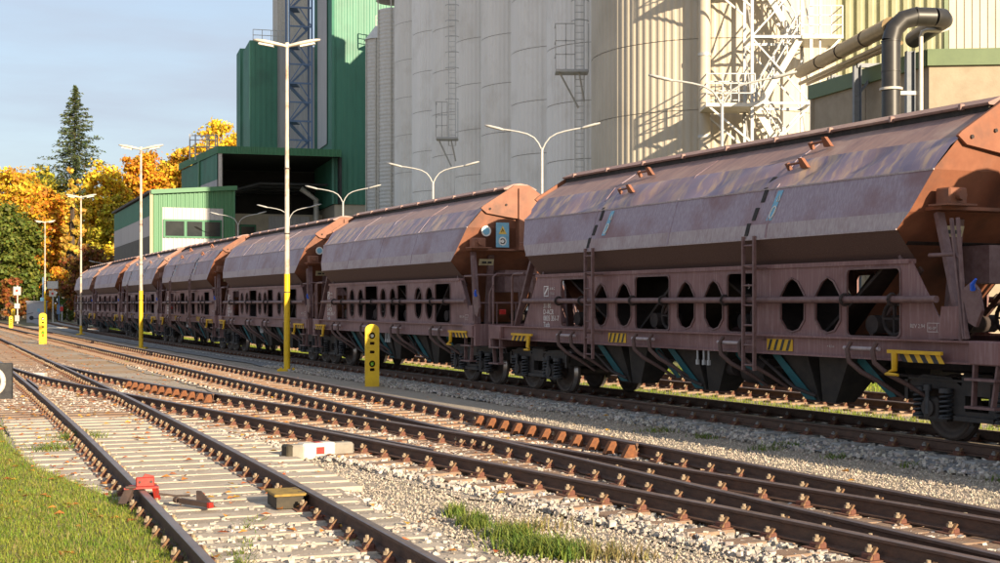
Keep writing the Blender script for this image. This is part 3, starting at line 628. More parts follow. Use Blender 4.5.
        for k, a, c in BAYS:
            if k == 'o':
                for x in (a*sc+.03, c*sc-.08):
                    b = MB(); b.tube([(x, s*(1.40+.075*math.cos(R(q))), 1.84+.075*math.sin(R(q))) for q in range(0,361,36)], .020, 6, caps=False); b.bar((x,s*1.30,1.80),(x,s*1.40,1.76),.05,.03); b.build('pipe_clamp','wagon_dark',pipe)
        # hook brackets under the sill
        for k, a, c in BAYS:
            if k == 'o':
                for q in (-.22,.30):
                    x = (a+c)/2*sc+q; b = MB(); b.tube([(x,s*1.42,1.26),(x-.02,s*1.50,1.16),(x-.06,s*1.50,1.0),(x-.22,s*1.42,.86),(x-.42,s*1.25,.72),(x-.62,s*1.02,.52)], [.03,.034,.036,.036,.032,.025], 6); b.build('release_arm','wagon_under',W)
                b = MB(); b.cyl(((a+c)/2*sc-.30,s*1.44,1.18),((a+c)/2*sc+.42,s*1.44,1.18),.028,n=8); b.build('release_shaft','wagon_band',W)
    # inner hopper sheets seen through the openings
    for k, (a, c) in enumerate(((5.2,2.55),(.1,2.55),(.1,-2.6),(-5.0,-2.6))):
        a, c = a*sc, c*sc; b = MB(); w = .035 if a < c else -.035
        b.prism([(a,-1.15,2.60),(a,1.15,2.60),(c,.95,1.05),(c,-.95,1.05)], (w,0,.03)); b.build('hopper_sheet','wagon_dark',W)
    for k, a, c in BAYS:
        if k == 'o':
            for s in (1,-1):
                m_ = (a+c)/2*sc; b = MB(); b.tube([(m_-.12+.22*math.cos(R(q)), s*1.02, 1.58+.22*math.sin(R(q))) for q in range(0,361,20)], .03, 6, caps=False)
                b.bar((m_-.12,s*1.02,1.36),(m_-.12,s*1.02,1.80),.04,.03); b.bar((m_-.34,s*1.02,1.58),(m_+.10,s*1.02,1.58),.04,.03); b.build('hand_wheel','wagon_dark',W)
                b = MB(); b.bar((m_+.5,s*.9,1.35),(m_-.5,s*.9,2.25),.08,.05,up=(0,1,0)); b.build('inner_brace','wagon_under',W)
                b = MB(); b.cyl((m_+.25,s*.6,1.5),(m_+.25,s*1.1,1.5),.13,n=12); b.build('drive_drum','wagon_dark',W)
    b = MB(); b.box(-head+.1,head-.1,-.28,.28,.88,1.16); 
    for s in (1,-1): b.box(-piv+1.4,piv-1.4,s*.62-.05,s*.62+.05,1.02,1.15)
    for k in range(9): x = -head+.2+(2*head-.4)*k/8; b.box(x-.05,x+.05,-1.2,1.2,1.06,1.16)
    b.build('centre_sill','wagon_dark',W)
    # discharge chutes, two funnels to a group on each side
    for g0 in (2.4,-.05,-3.0):
        g0 *= sc
        for s in (1,-1):
            for q, mt in ((1,'chute'),(-1,'chute')):
                t0, t1, b0, b1 = g0+q*.14, g0+q*.84, g0+q*.03, g0+q*.32
                v = [(t0,s*.35,1.08),(t1,s*.35,1.08),(t1,s*1.16,1.08),(t0,s*1.16,1.08),(b0,s*.66,.36),(b1,s*.66,.36),(b1,s*1.00,.36),(b0,s*1.00,.36)]
                b = MB(); b.add(v, [(0,1,5,4),(1,2,6,5),(2,3,7,6),(3,0,4,7),(4,5,6,7)]); b.fix = True; ch = b.build('discharge_chute', mt, W)
                if q > 0:
                    b = MB(); b.prism([(t1-.10,s*1.175,1.02),(t1+.06,s*1.20,1.02),(b1+.02,s*1.015,.38),(b0+.06,s*1.015,.38)], (0,s*.012,0)); b.build('chute_flap','teal',ch)
                    b = MB(); b.tube([(t1+.35,s*1.22,.98),(b1+.10,s*1.17,.55),(b0-.10,s*1.15,.45)], .028, 6); b.build('flap_lever','wagon_dark',ch)
                else:
                    b = MB(); b.prism([(t1+.2,s*.98,1.06),(t1-.05,s*1.0,1.06),(t1-.62,s*.88,.52),(t1-.50,s*.88,.50)], (0,s*.012,0)); b.build('chute_flap','teal',ch)
    b = MB(); b.cyl((-.9*sc,.75,.72),(-1.5*sc,.75,.72),.20,n=14); b.cyl((-.55*sc,.9,.78),(-.80*sc,.9,.78),.15,n=12); b.build('air_tank','wagon_dark',W)
    for x in (-.62,-.48,-.30): b = MB(); b.cyl((x*sc,1.36,.84),(x*sc,1.36,1.04),.018,n=6); b.box(x*sc-.025,x*sc+.025,1.34,1.38,.80,.88); b.build('tie_hook','lamp_grey',W)
    for s in (1,-1):
        b = MB(); b.cyl((-piv+.9,s*.72,.80),(piv-.9,s*.72,.80),.022,n=6); b.build('brake_rod','wagon_dark',W)
    # --- bogies
    make_bogie(W, piv); make_bogie(W, -piv)
    # --- platforms, railings, steps, buffers, hazard brackets at both ends
    for e in (-1,1):
        X = e*head; XB = (L0 if e<0 else L1)
        b = MB(); b.box(min(XB-e*.1,X),max(XB-e*.1,X),-1.19,1.19,1.17,1.21); b.build('platform','wagon_rail',W)
        b = MB(); b.box(min(X-e*.08,X+e*.02),max(X-e*.08,X+e*.02),-1.38,1.38,.86,1.34); b.build('headstock','wagon_paint',W)
        for s in (1,-1):
            b = MB(); b.cyl((X,s*.875,1.02),(X+e*.14,s*.875,1.02),.13,n=14); b.cyl((X+e*.14,s*.875,1.02),(X+e*.24,s*.875,1.02),.09,n=14); b.cyl((X+e*.24,s*.875,1.02),(X+e*.28,s*.875,1.02),.22,.21,n=20); b.build('buffer','bogie',W)
        b = MB(); b.bar((X,0,1.0),(X+e*.26,0,.98),.06,.08); b.tube([(X+e*.10,.10,.98),(X+e*.16,.10,.70),(X+e*.24,.10,.60),(X+e*.2,.10,.86)],.024,6); b.build('coupling_hook','bogie',W)
        for s in (1,-1):
            x0 = XB+e*.98; x1 = X-e*.12 if not (style == 'A' and head > 7 and e < 0) else -6.85
            b = MB(); b.tube([(x0-e*.55,s*1.34,2.40),(x0-e*.08,s*1.34,2.40),(x0,s*1.34,2.34),(x0,s*1.34,1.32)], .026, 8); b.tube([(x1,s*1.34,1.32),(x1,s*1.34,2.36),(x1,s*1.26,2.42),(x1,s*.25,2.42)], .026, 8)
            b.cyl((x1,s*.25,2.42),(x1,s*.25,1.2),.022,n=8); b.cyl((x1,s*1.34,1.80),(x1,s*.25,1.80),.020,n=8); b.cyl((x1,s*.8,1.80),(x1,s*.8,1.2),.018,n=6)
            b.tube([(x1-e*.02,s*1.34,2.20),(x1+e*.06,s*1.40,2.0),(x1+e*.06,s*1.40,1.4)], .02, 6)
            b.build('handrail','wagon_rail',W)
            b = MB(); b.bar((x1-e*.42,s*1.36,1.20),(x1-e*.46,s*1.36,.52),.03,.07,up=(0,1,0)); b.bar((x1-e*.02,s*1.36,1.20),(x1-e*.14,s*1.36,.52),.03,.07,up=(0,1,0)); sp = b.build('step_frame','wagon_rail',W)
            for z in (.52,.86): b = MB(); b.box(min(x1-e*.52,x1-e*.02),max(x1-e*.52,x1-e*.02),min(s*1.28,s*1.46),max(s*1.28,s*1.46),z-.015,z+.015); b.build('step_tread','wagon_rail',sp)
            b = MB(); b.bbox(min(x1-e*.5,x1+e*.02),max(x1-e*.5,x1+e*.02),min(s*1.26,s*1.42),max(s*1.26,s*1.42),1.05,1.33,.02); b.build('corner_bracket','wagon_paint',W)
            # yellow rope hook with hazard striped shield
            xa = XB+e*.72 if e<0 else XB-e*.10; xa = XB+e*.55
            b = MB(); b.bar((xa-e*.75,s*1.47,1.16),(xa+e*.22,s*1.45,1.16),.04,.045); b.tube([(xa-e*.62,s*1.47,1.15),(xa-e*.60,s*1.49,.92),(xa-e*.72,s*1.52,.87),(xa-e*.50,s*1.52,.86)], [.045,.04,.03,.02], 6); hk = b.build('rope_hook','hazard_yellow',W)
            for q in range(8):
                u0, u1 = xa-e*(.56-.095*q), xa-e*(.465-.095*q); b = MB()
                b.add([(u0+e*.06,s*1.44,1.03),(u1+e*.06,s*1.44,1.03),(u1-e*.02,s*1.44,1.137),(u0-e*.02,s*1.44,1.137)], [(0,1,2,3)]); b.fix = True; b.build('hazard_stripe','hazard_yellow' if q%2 else 'hazard_black',hk)
    # brake lever quadrant on the end nearest the camera
    b = MB(); x = L0-1.20; b.bar((x+.25,1.36,2.85),(x+.06,1.40,1.35),.03,.042,up=(0,1,0)); b.bar((x+.38,1.34,2.85),(x+.12,1.38,1.35),.03,.042,up=(0,1,0)); b.prism([(x,1.38,1.55),(x+.12,1.38,1.95),(x-.05,1.38,2.05),(x-.16,1.38,1.95),(x-.22,1.38,1.7),(x-.12,1.38,1.5)],(0,.05,0)); lv = b.build('brake_lever','wagon_rail',W)
    b = MB(); b.tube([(x-.10,1.45,1.95),(x-.12,1.48,2.02),(x-.20,1.50,2.08)], [.035,.03,.015], 6); b.build('valve_handle','valve_blue',lv)
    b = MB(); b.prism([(L0-.55,1.30,1.34),(L0-1.05,1.30,1.34),(L0-.95,1.30,1.75),(L0-.62,1.30,1.75)],(0,.02,0)); b.build('quadrant_gusset','wagon_paint',W)
    b = MB(); b.bbox(-head+.02,-head+.10,.62,.76,1.55,1.66,.01); b.build('tail_marker','tail_red',W)
    # hazard plate on the sill
    xh = (-2.15 if style != 'B' else -3.9)
    for xh in ((-2.75,2.05) if style != 'B' else ()):
        hp = MB().box(xh-.02,xh+.60,1.334,1.342,1.09,1.26).build('hazard_plate','hazard_yellow',W)
        for q in range(4): b = MB(); u = xh+.02+.15*q; b.add([(u+.06,1.3445,1.095),(u+.12,1.3445,1.095),(u+.05,1.3445,1.255),(u-.01,1.3445,1.255)],[(3,2,1,0)]); b.build('hazard_stripe','hazard_black',hp)
    # --- ladders, slots and roof brackets (style A)
    if style == 'A':
        for x in (3.04*sc,-1.95*sc):
            b = MB(); b.bar((x-.14,1.53,.78),(x-.14,1.53,2.80),.035,.05,up=(0,1,0)); b.bar((x+.14,1.53,.78),(x+.14,1.53,2.80),.035,.05,up=(0,1,0))
            for z in (1.25,2.32): b.bar((x-.14,1.30,z),(x-.14,1.54,z),.03,.03); b.bar((x+.14,1.30,z),(x+.14,1.54,z),.03,.03)
            ld = b.build('ladder','wagon_rail',W)
            for k in range(7): b = MB(); b.cyl((x-.14,1.53,.86+.30*k),(x+.14,1.53,.86+.30*k),.016,n=6); b.build('rung','wagon_rail',ld)
            for k, (dx, z) in enumerate(((.12,2.90),(.0,3.13),(-.12,3.40),(-.10,3.60))):
                y = np.interp(z,[p[1] for p in PROF],[p[0] for p in PROF]); dy = .02 if z < 2.97 else .09
                YY = lambda q: float(np.interp(q,[p[1] for p in PROF],[p[0] for p in PROF]))+.012
                b = MB(); b.prism([(x+dx+.045,YY(z-.09),z-.09),(x+dx-.045,YY(z-.09),z-.09),(x+dx-.075,YY(z+.10),z+.10),(x+dx+.015,YY(z+.10),z+.10)],(0,-.02,0)); b.build('step_slot','hatch_gasket',W)
            for (dx, yy, zz) in ((-.42,1.08,3.78),(-.50,.72,4.10)):
                b = MB(); b.cyl((x+dx,yy+.06,zz+.07),(x+dx-.34,yy+.02,zz+.09),.020,n=6); b.bar((x+dx,yy,zz),(x+dx,yy+.06,zz+.10),.06,.05); b.prism([(x+dx-.30,yy-.02,zz),(x+dx-.46,yy-.02,zz),(x+dx-.40,yy+.05,zz+.14),(x+dx-.32,yy+.05,zz+.14)],(0,.06,.0)); b.build('roof_bracket','wagon_end',W)
            # blue notice beside the slots
            z0, z1 = 3.02, 3.46; Y = lambda z: np.interp(z,[p[1] for p in PROF],[p[0] for p in PROF])+.006
            a = x-.32; b = MB(); b.add([(a,Y(z0),z0),(a-.13,Y(z0),z0),(a-.26,Y(z1),z1),(a-.13,Y(z1),z1)],[(0,1,2,3)]); st = b.build('notice','sticker_blue',W, fix=False)
            cx, cz = a-.12, 3.14; b = MB(); b.tube([(cx+.05*math.cos(R(q))-.03*math.sin(R(q)), Y(cz+.09*math.sin(R(q)))+.004, cz+.09*math.sin(R(q))) for q in range(0,361,30)], .010, 4, caps=False); b.build('notice_print','sticker_white',st)
            b = MB(); b.tube([(a-.16,Y(3.30)+.004,3.30),(a-.22,Y(3.30)+.004,3.30),(a-.205,Y(3.40)+.004,3.40),(a-.16,Y(3.30)+.004,3.30)], .008, 4, caps=False); b.build('notice_print','sticker_white',st)
    else:
        X = L0-.53
        st = MB().box(X-.012,X,.30,.62,3.06,3.62).build('notice','sticker_blue',W)
        b = MB(); b.prism([(X-.013,.36,3.36),(X-.013,.56,3.36),(X-.013,.46,3.55)],(-.003,0,0)); b.build('notice_triangle','sticker_yellow',st)
        b = MB(); b.cyl((X-.013,.46,3.20),(X-.016,.46,3.20),.10,n=16); b.build('notice_disc','sticker_white',st)
        b = MB(); b.tube([(X-.018,.46+.055*math.cos(R(q)),3.20+.055*math.sin(R(q))) for q in range(30,331,30)],.012,4); b.tube([(X-.018,.44,3.42),(X-.018,.46,3.48),(X-.018,.49,3.40)],.01,4); b.build('notice_print','print_black',st)
        b = MB(); b.prism([(X-.002,-.16,3.32),(X-.002,.08,3.32),(X-.002,-.04,3.55)],(-.006,0,0)); wt = b.build('warning_triangle','sticker_yellow',W)
        b = MB(); b.box(X-.012,X-.009,-.052,-.028,3.40,3.48); b.box(X-.012,X-.009,-.05,-.03,3.36,3.38); b.build('warning_mark','print_black',wt)
        b = MB(); b.cyl((X-.0,.86,3.42),(X-.008,.86,3.42),.12,n=20); ds = b.build('round_notice','sticker_white',W)
        b = MB(); b.cyl((X-.009,.86,3.42),(X-.012,.86,3.42),.085,n=16); b.build('notice_print','sticker_blue',ds)
    # --- lettering on the side facing the camera
    RX = (R(90),0,R(180)); yy = 1.294
    xl = 5.35*sc if style == 'A' else L1+.12
    for k, t in enumerate(('31 80','D-ACR','0835 351-7','Tads')): text('lettering', t, .145, 'white_print', W, (xl-.0,yy,1.72-.125*k-.02), RX)
    b = MB(); b.box(xl-.22,xl-.02,yy-.002,yy+.001,1.93,1.945); b.box(xl-.22,xl-.02,yy-.002,yy+.001,2.12,2.135); b.box(xl-.22,xl-.205,yy-.002,yy+.001,1.95,2.115); b.box(xl-.035,xl-.02,yy-.002,yy+.001,1.95,2.115); b.bar((xl-.05,yy,1.97),(xl-.19,yy,2.10),.04,.004,up=(0,1,0)); b.build('load_grid','white_print',W)
    text('lettering','A  B  C', .07, 'white_print', W, (xl-.27,yy,2.06), RX); text('lettering','S 55 65', .07, 'faded_print', W, (xl-.27,yy,1.96), RX)
    text('lettering','REV 2.94', .075, 'faded_print', W, (L0-.02,yy,1.47), RX)
    b = MB(); u = L0-.34
    for (a, c, z0, z1) in ((0,.34,1.42,1.428),(0,.34,1.532,1.54),(0,.008,1.42,1.54),(.332,.34,1.42,1.54),(.17,.178,1.42,1.54)): b.box(u-c,u-a,yy-.002,yy+.001,z0,z1)
    b.build('brake_panel','faded_print',W); text('lettering','KE-GP', .05, 'faded_print', W, (u-.02,yy,1.455), RX)
    for k, x in enumerate((-1.08*sc,-3.98*sc)): text('lettering', '34'[k], .11, 'white_print', W, (x-.05,1.30-.33,2.02), RX)
    text('lettering','+ 8,5 m', .05, 'faded_print', W, (-3.55*sc,1.334,1.17), RX)
    return W
def track_pose(s):
    Y = np.linspace(8,200,8000); X = fT(Y); d = np.polyval(np.polyder(TC),Y); S = np.concatenate([[0],np.cumsum(np.hypot(np.diff(X),np.diff(Y)))]); y = np.interp(s,S,Y)
    dx = np.polyval(np.polyder(TC),y); return float(fT(y)), float(y), math.atan2(1,dx)
WG = 'brown hopper wagons of the train'
wagA = make_wagon('A','nearest and largest rust brown hopper wagon, cut off by the right edge', -5.17, 5.71, 6.1, 7.75, 1.0, WG)
wagB = make_wagon('B','second hopper wagon from the right, behind the yellow post, with blue notice on orange end', -4.95, 4.80, 5.15, 6.05, .885, WG)
wagC = make_wagon('A','fourth hopper wagon from the right with two pale ladder strips up its side', -4.95, 4.80, 5.15, 6.05, .885, WG)
KM = kid_map()
def pose(o, s): x, y, a = track_pose(s); o.location = (x,y,RT); o.rotation_euler = (0,0,a)
pose(wagA, 16.9); pose(wagB, 31.45); pose(wagC, 56.65)
for src, s, lab in ((wagB,44.05,'third hopper wagon from the right, crossed by the nearest rusty lamp mast'),(wagC,69.25,'fifth hopper wagon from the right with brackets on its roof, behind the slim lamp mast'),
                    (wagB,2.45,'hopper wagon coupled in front of the nearest one, beyond the right edge'),(wagB,81.85,'sixth hopper wagon from the right, second last of the train'),(wagB,94.45,'last hopper wagon at the far left end of the train')):
    o = copy_tree(src, KM); o['label'] = lab; pose(o, s)

# ------------------------------------------------------------------ things beside the tracks
def lamp_mast(label, X, Y, h, yel):
    T = thing('lamp_mast', label, 'lamp mast', (X,Y,-.05), group='white lamp masts with two lamp heads')
    b = MB(); b.cyl((0,0,yel),(0,0,h),.078,.045,n=12); b.build('pole','mast_white',T)
    b = MB(); b.cyl((0,0,.04),(0,0,yel+.001),.095,.088,n=12); b.build('painted_foot','yellow_paint',T)
    b = MB(); b.bbox(-.26,.26,-.22,.22,-.02,.05,.01); 
    for q in (-1,1): b.cyl((q*.19,.12,.05),(q*.19,.12,.09),.02,n=6); b.cyl((q*.19,-.12,.05),(q*.19,-.12,.09),.02,n=6)
    b.build('base_plate','yellow_paint',T)
    for z in (h*.24,h*.42,h*.62): b = MB(); b.cyl((0,0,z),(0,0,z+.03),.092,n=12); b.build('strap','dark_iron',T)
    for e in (-1,1):
        b = MB(); n = 8; vs = []; secs = [(.0,.05,.04),(.08,.07,.06),(.30,.13,.075),(.62,.15,.08),(.88,.11,.06),(1.0,.04,.03)]
        for u, w, t in secs:
            for k in range(n): a = 2*math.pi*k/n; vs.append((e*u, w*math.cos(a), h-.03+u*.20+t*math.sin(a)*(1 if math.sin(a)>0 else .6)))
        m = len(secs); b.add(vs, [(i*n+k,i*n+(k+1)%n,(i+1)*n+(k+1)%n,(i+1)*n+k) for i in range(m-1) for k in range(n)]+[tuple(range(n)), tuple((m-1)*n+k for k in reversed(range(n)))], True); b.fix = True
        hd = b.build('lamp_head','lamp_head',T)
        b = MB(); b.bar((e*.40,0,h+.035-.03-.03),(e*.84,0,h+.12-.03-.03),.18,.05); b.build('lamp_lens','lamp_glass',hd)
    b = MB(); b.cyl((0,0,h-.06),(0,0,h+.08),.065,n=10); b.build('cap','lamp_head',T)
    return T
lamp_mast('tall rusty white lamp mast with long yellow foot, nearest of the masts', px(287,41.5), 41.5, 9.75, 2.9)
lamp_mast('slim rusty lamp mast with yellow foot in front of the fifth wagon', px(141,62), 62, 8.95, 2.6)
lamp_mast('white lamp mast with pale lamp heads at the far end of the train', px(81,90), 90, 8.95, .6)
lamp_mast('farthest lamp mast, standing left of the golden poplar', px(45,133), 133, 9.85, 3.2)
def yellow_post(label, X, Y, h, w, rz):
    T = thing('marker_post', label, 'post', (X,Y,-.06), rz, 'yellow trackside posts')
    b = MB(); r = w/2; out = [(-r,0),(r,0)]+[(r*math.cos(R(a)), h-r*.8+r*.8*math.sin(R(a))) for a in range(0,181,18)]
    holes = [[(-.055,z),(.055,z),(.055,z+.07),(-.055,z+.07)] for z in (h*.25,h*.53,h*.67)]+[[(.075*math.cos(R(a)),h*z+.085*math.sin(R(a))) for a in range(0,360,30)] for z in (.365,.815)]
    b.plate(out, holes, lambda x, z: (x,-.13,z), (0,.26,0)); b.build('post_body','yellow_paint',T)
    b = MB(); b.box(-r+.03,r-.03,.10,.125,.05,h-.12); b.build('rear_panel','post_hole',T)
    for z, m in ((.365,'green_glass'),(.815,'clear_glass')): b = MB(); b.cyl((0,-.02,h*z),(0,-.09,h*z-.01),.05,.035,n=12); b.build('lamp_lens',m,T)
    return T
yellow_post('large yellow post with holes and round lamps in front of the second wagon', -3.12, 33.76, 1.52, .34, R(8))
yellow_post('yellow post with five round holes left of the middle track', -22.85, 69.25, 1.56, .36, R(14))
yellow_post('small far yellow post nearest the left picture edge', px(11,112), 112, 1.05, .3, R(14))
yellow_post('far yellow post just right of the left signal', px(50/3.76*1+0,150), 150, 1.5, .4, R(14))
# low trackside box with white middle and red square
T = thing('cable_box', 'low grey trackside box with white middle and red square, between the tracks', 'cable box', (-2.36,18.0,-.05), math.atan2(.48,.82))
b = MB(); b.bbox(-.47,.47,-.10,.10,0,.19,.03); b.build('box_body','concrete',T); b = MB(); b.bbox(-.475,-.38,-.104,.104,.05,.193,.02); b.build('end_cap','oily_wood',T)
b = MB(); b.bbox(-.26,.20,-.112,.112,0,.204,.02); b.build('white_sleeve','white_paint',T)
b = MB(); b.box(-.075,.035,-.118,-.112,.06,.15); b.build('red_square','red_paint',T)
b = MB(); b.box(-.075,.035,-.08,.08,.204,.208); b.build('red_square','red_paint',T)
# ochre topped box against the left track rail
tl, nl = frame(L_LINE); iL = int(np.argmin(abs(L_LINE[:,1]-13.35))); aL = math.atan2(tl[iL,1],tl[iL,0]); p = L_LINE[iL]+nl[iL]*.55
T = thing('point_box', 'dark wooden box with ochre lid against the right rail of the left track', 'box', (float(p[0]),float(p[1]),.0), aL)
b = MB(); b.box(-.21,.21,-.13,.13,.0,.12); b.build('box_side','oily_wood',T)
b = MB(); b.bbox(-.235,.235,-.165,.155,.121,.143,.008); b.build('lid','ochre_wood',T)
b = MB(); 
for q in (-.13,.09): b.box(q,q+.03,-.136,-.1305,.02,.10)
b.build('batten','ochre_wood',T)
for xq in (-.12,.12): b = MB(); b.box(xq-.015,xq+.015,-.168,-.10,.1432,.147); b.build('hinge_strap','dark_iron',T)
# red derailer on the left rail with its loose arm
iD = int(np.argmin(abs(L_LINE[:,1]-13.55))); p = L_LINE[iD]-nl[iD]*.75; aD = math.atan2(tl[iD,1],tl[iD,0])
T = thing('derailer', 'red steel derailer shoe clamped over the left rail', 'derailer', (float(p[0]),float(p[1]),.035), aD-R(90)); T.scale = (.78,.78,.8)
b = MB(); b.bbox(-.06,.16,-.05,.02,.19,.30,.008); b.prism([(-.06,-.02,.20),(.16,-.02,.20),(.16,-.02,.31),(.05,-.02,.34)],(0,.03,0)); b.build('shoe_block','red_paint',T)
b = MB(); b.prism([(-.22,-.16,.175),(.20,-.16,.175),(.20,.10,.175),(-.12,.10,.175)],(0,0,.022)); b.bar((.16,-.10,.185),(.19,-.12,.03),.09,.04); b.build('shoe_plate','red_paint',T)
b = MB(); b.prism([(-.20,-.13,.19),(-.30,-.20,.02),(-.20,-.26,.02),(-.12,-.18,.18)],(.03,.04,0)); b.build('side_flap','dark_iron',T)
b = MB(); b.bbox(-.20,-.09,-.06,.12,.02,.12,.02); b.bbox(.10,.20,-.06,.12,.0,.10,.02); b.build('clamp','dark_iron',T)
for xq in (-.02,.12): b = MB(); b.cyl((xq,-.05,.245),(xq,-.065,.245),.016,n=6); b.build('bolt','dark_iron',T)
b = MB(); b.tube([(.20,-.10,.10),(.42,-.06,.06),(.60,.0,.05)],.014,6); b.build('pull_rod','dark_iron',T)
b = MB(); b.cyl((-.20,-.16,.20),(-.08,-.16,.20),.018,n=8); b.build('hinge_pin','dark_iron',T)
T = thing('iron_bar', 'dark red iron bar with black fin lying right of the derailer', 'iron bar', (-2.93,13.2,.0), R(-38))
b = MB(); b.bar((-.18,0,.06),(.24,0,.055),.05,.045); b.build('bar','dark_iron',T); b = MB(); b.bar((.24,0,.055),(.27,0,.055),.055,.05); b.build('bar_end','red_paint',T)
b = MB(); b.prism([(.02,.03,.03),(.22,.07,.03),(.02,.07,.16),(-.02,.06,.16)],(0,.02,0)); b.build('fin','dark_iron',T)
b = MB(); b.cyl((-.22,0,.06),(-.26,0,.06),.03,n=8); b.build('pivot','dark_iron',T)
# point rods near the first turnout
pb = thing('point_rod', 'pale steel rod lying across the left turnout between its rails', 'point rod', (-13.2,37.2,.02), 0)
b = MB(); b.bar((-.9,.2,.0),(.9,-.35,.0),.06,.05); b.build('rod','galvanised',pb); b = MB(); b.bbox(.82,1.12,-.50,-.22,-.04,.10,.02); b.build('rod_end','white_paint',pb)
# low black signal with white ring at the left edge
T = thing('ground_signal', 'low black square signal with a white ring at the left edge', 'signal', (px(-6,28.4),28.4,-.06), R(5))
b = MB(); b.bbox(-.36,.36,-.05,.10,.02,.80,.02); b.build('board','hazard_black',T)
b = MB(); b.tube([(.2*math.cos(R(a))-.0, -.058, .42+.24*math.sin(R(a))) for a in range(0,361,15)], .055, 8, caps=False); b.build('ring','white_paint',T)
b = MB(); b.box(-.06,.06,-.02,.06,-.1,.1); b.build('foot','dark_iron',T)
# far signals, kiosk, house, blue posts
def far_signal(label, X, Y, h, plates, m='galvanised'):
    T = thing('signal_post', label, 'signal post', (X,Y,-.05)); b = MB(); b.cyl((0,0,0),(0,0,h),.07,n=8); b.build('pole',m,T)
    for (z, w, hh, mt) in plates: b = MB(); b.bbox(-w/2,w/2,-.16,-.08,z,z+hh,.02); q = b.build('panel',mt,T)
    return T
Tq = far_signal('pale signal post with two white panels left of the grey kiosk', px(17.5,140), 140, 3.9, [(2.9,.75,.85,'white_paint'),(1.55,.55,.5,'white_paint'),(.25,.45,.6,'galvanised')])
b = MB(); b.cyl((0,-.17,3.35),(0,-.20,3.35),.12,n=10); b.build('lamp','tail_red',Tq); b = MB(); b.cyl((0,0,3.9),(0,0,4.3),.22,.05,n=8); b.build('cap','leaf_rust',Tq)
Tq = far_signal('pale signal post with grey panels right of the grey kiosk', px(53,140), 140, 4.1, [(3.55,1.1,.75,'galvanised'),(2.75,.7,.6,'white_paint')])
b = MB(); b.cyl((0,-.17,3.05),(0,-.20,3.05),.12,n=10); b.build('lamp','tail_red',Tq)
far_signal('blue post beside the grey kiosk', px(43,150), 150, 4.9, [(2.2,.5,.5,'sticker_blue')], 'blue_steel')
far_signal('short blue post right of the kiosk signals', px(59,150), 150, 2.9, [(.9,.4,1.0,'blue_steel')], 'blue_steel')
far_signal('short post with red disc near the bushes', px(62,145), 145, 1.9, [(1.25,.35,.45,'tail_red')], 'lamp_grey')
T = thing('kiosk', 'small light grey trackside kiosk with dark scribbles', 'kiosk', (px(37,150),150,-.05), R(12))
b = MB(); b.bbox(-.95,.95,-1,1,0,2.2,.04); b.build('cabin','kiosk',T); b = MB(); b.bbox(-1.05,1.05,-1.1,1.1,2.201,2.32,.03); b.build('roof','kiosk',T)
b = MB(); b.cyl((-.45,-1.01,.5),(-.45,-1.03,.5),.24,n=10); b.bar((-.2,-1.02,.42),(.5,-1.02,.50),.06,.02,up=(0,1,0)); b.bar((-.9,-1.02,.9),(-.3,-1.02,1.05),.05,.02,up=(0,1,0)); b.build('scribble','hazard_black',T)
b = MB(); b.box(.15,.42,-1.02,-1.003,1.15,1.5); b.build('notice','sticker_blue',T)
T = thing('house', 'small house with dark roof behind the far signals at the left edge', 'house', (px(6,190),190,0), R(20))
b = MB(); b.box(-6,6,-3,3,-.1,2.2); b.build('wall','beige_wall',T); b = MB(); b.prism([(-6.5,-3.6,2.1),(-6.5,3.6,2.1),(-6.5,0,4.6)],(13,0,0)); b.build('roof','roof_dark',T)

# grey street lamps with two curved arms, behind the train
def y_lamp(label, X, Y, h, rz, arm=1.75):
    T = thing('street_lamp', label, 'street lamp', (X,Y,-.05), rz, 'grey street lamps with two curved arms')
    b = MB(); b.cyl((0,0,0),(0,0,h-.02),.062,.045,n=10); b.build('pole','lamp_grey',T)
    for e in (-1,1):
        pts = [(e*u*arm/1.75, 0, h+v) for u, v in ((0,-.15),(.04,-.02),(.12,.15),(.27,.34),(.5,.47),(.79,.55),(1.1,.61),(1.37,.65))]
        b = MB(); b.tube(pts, .028, 8); ar = b.build('arm','lamp_grey',T)
        q = pts[-1]; b = MB(); n = 8; vs = []
        for u, w, t in ((-.04,.04,.03),(.08,.09,.05),(.45,.11,.05),(.62,.05,.025)):
            for k in range(n): a = 2*math.pi*k/n; vs.append((q[0]+e*u, w*math.cos(a), q[2]+u*.25+t*math.sin(a)))
        b.add(vs, [(i*n+k,i*n+(k+1)%n,(i+1)*n+(k+1)%n,(i+1)*n+k) for i in range(3) for k in range(n)]+[tuple(range(n)),tuple(3*n+k for k in reversed(range(n)))], True); b.fix = True; b.build('lamp_head','lamp_grey',ar)
    return T
for x, jy, Y, lab in ((722,101,37.6,'street lamp in front of the white stair tower and the cream silo'),(542,146,47.4,'street lamp rising behind the gap between first and second wagons'),
                  (433,180,59,'street lamp in front of the grey silos behind the second wagon'),(343,200,71,'street lamp in front of the dark green tower'),
                  (289,217,83,'street lamp in front of the open dark shed'),(238,223,94,'street lamp at the right corner of the small green building'),
                  (111,268,140,'distant street lamp above the second last wagon'),(98,272,155,'farthest street lamp above the last wagon')):
    y_lamp(lab, px(x,Y), Y, pz(jy,Y), R(-8), 1.75 if Y < 100 else 2.2)

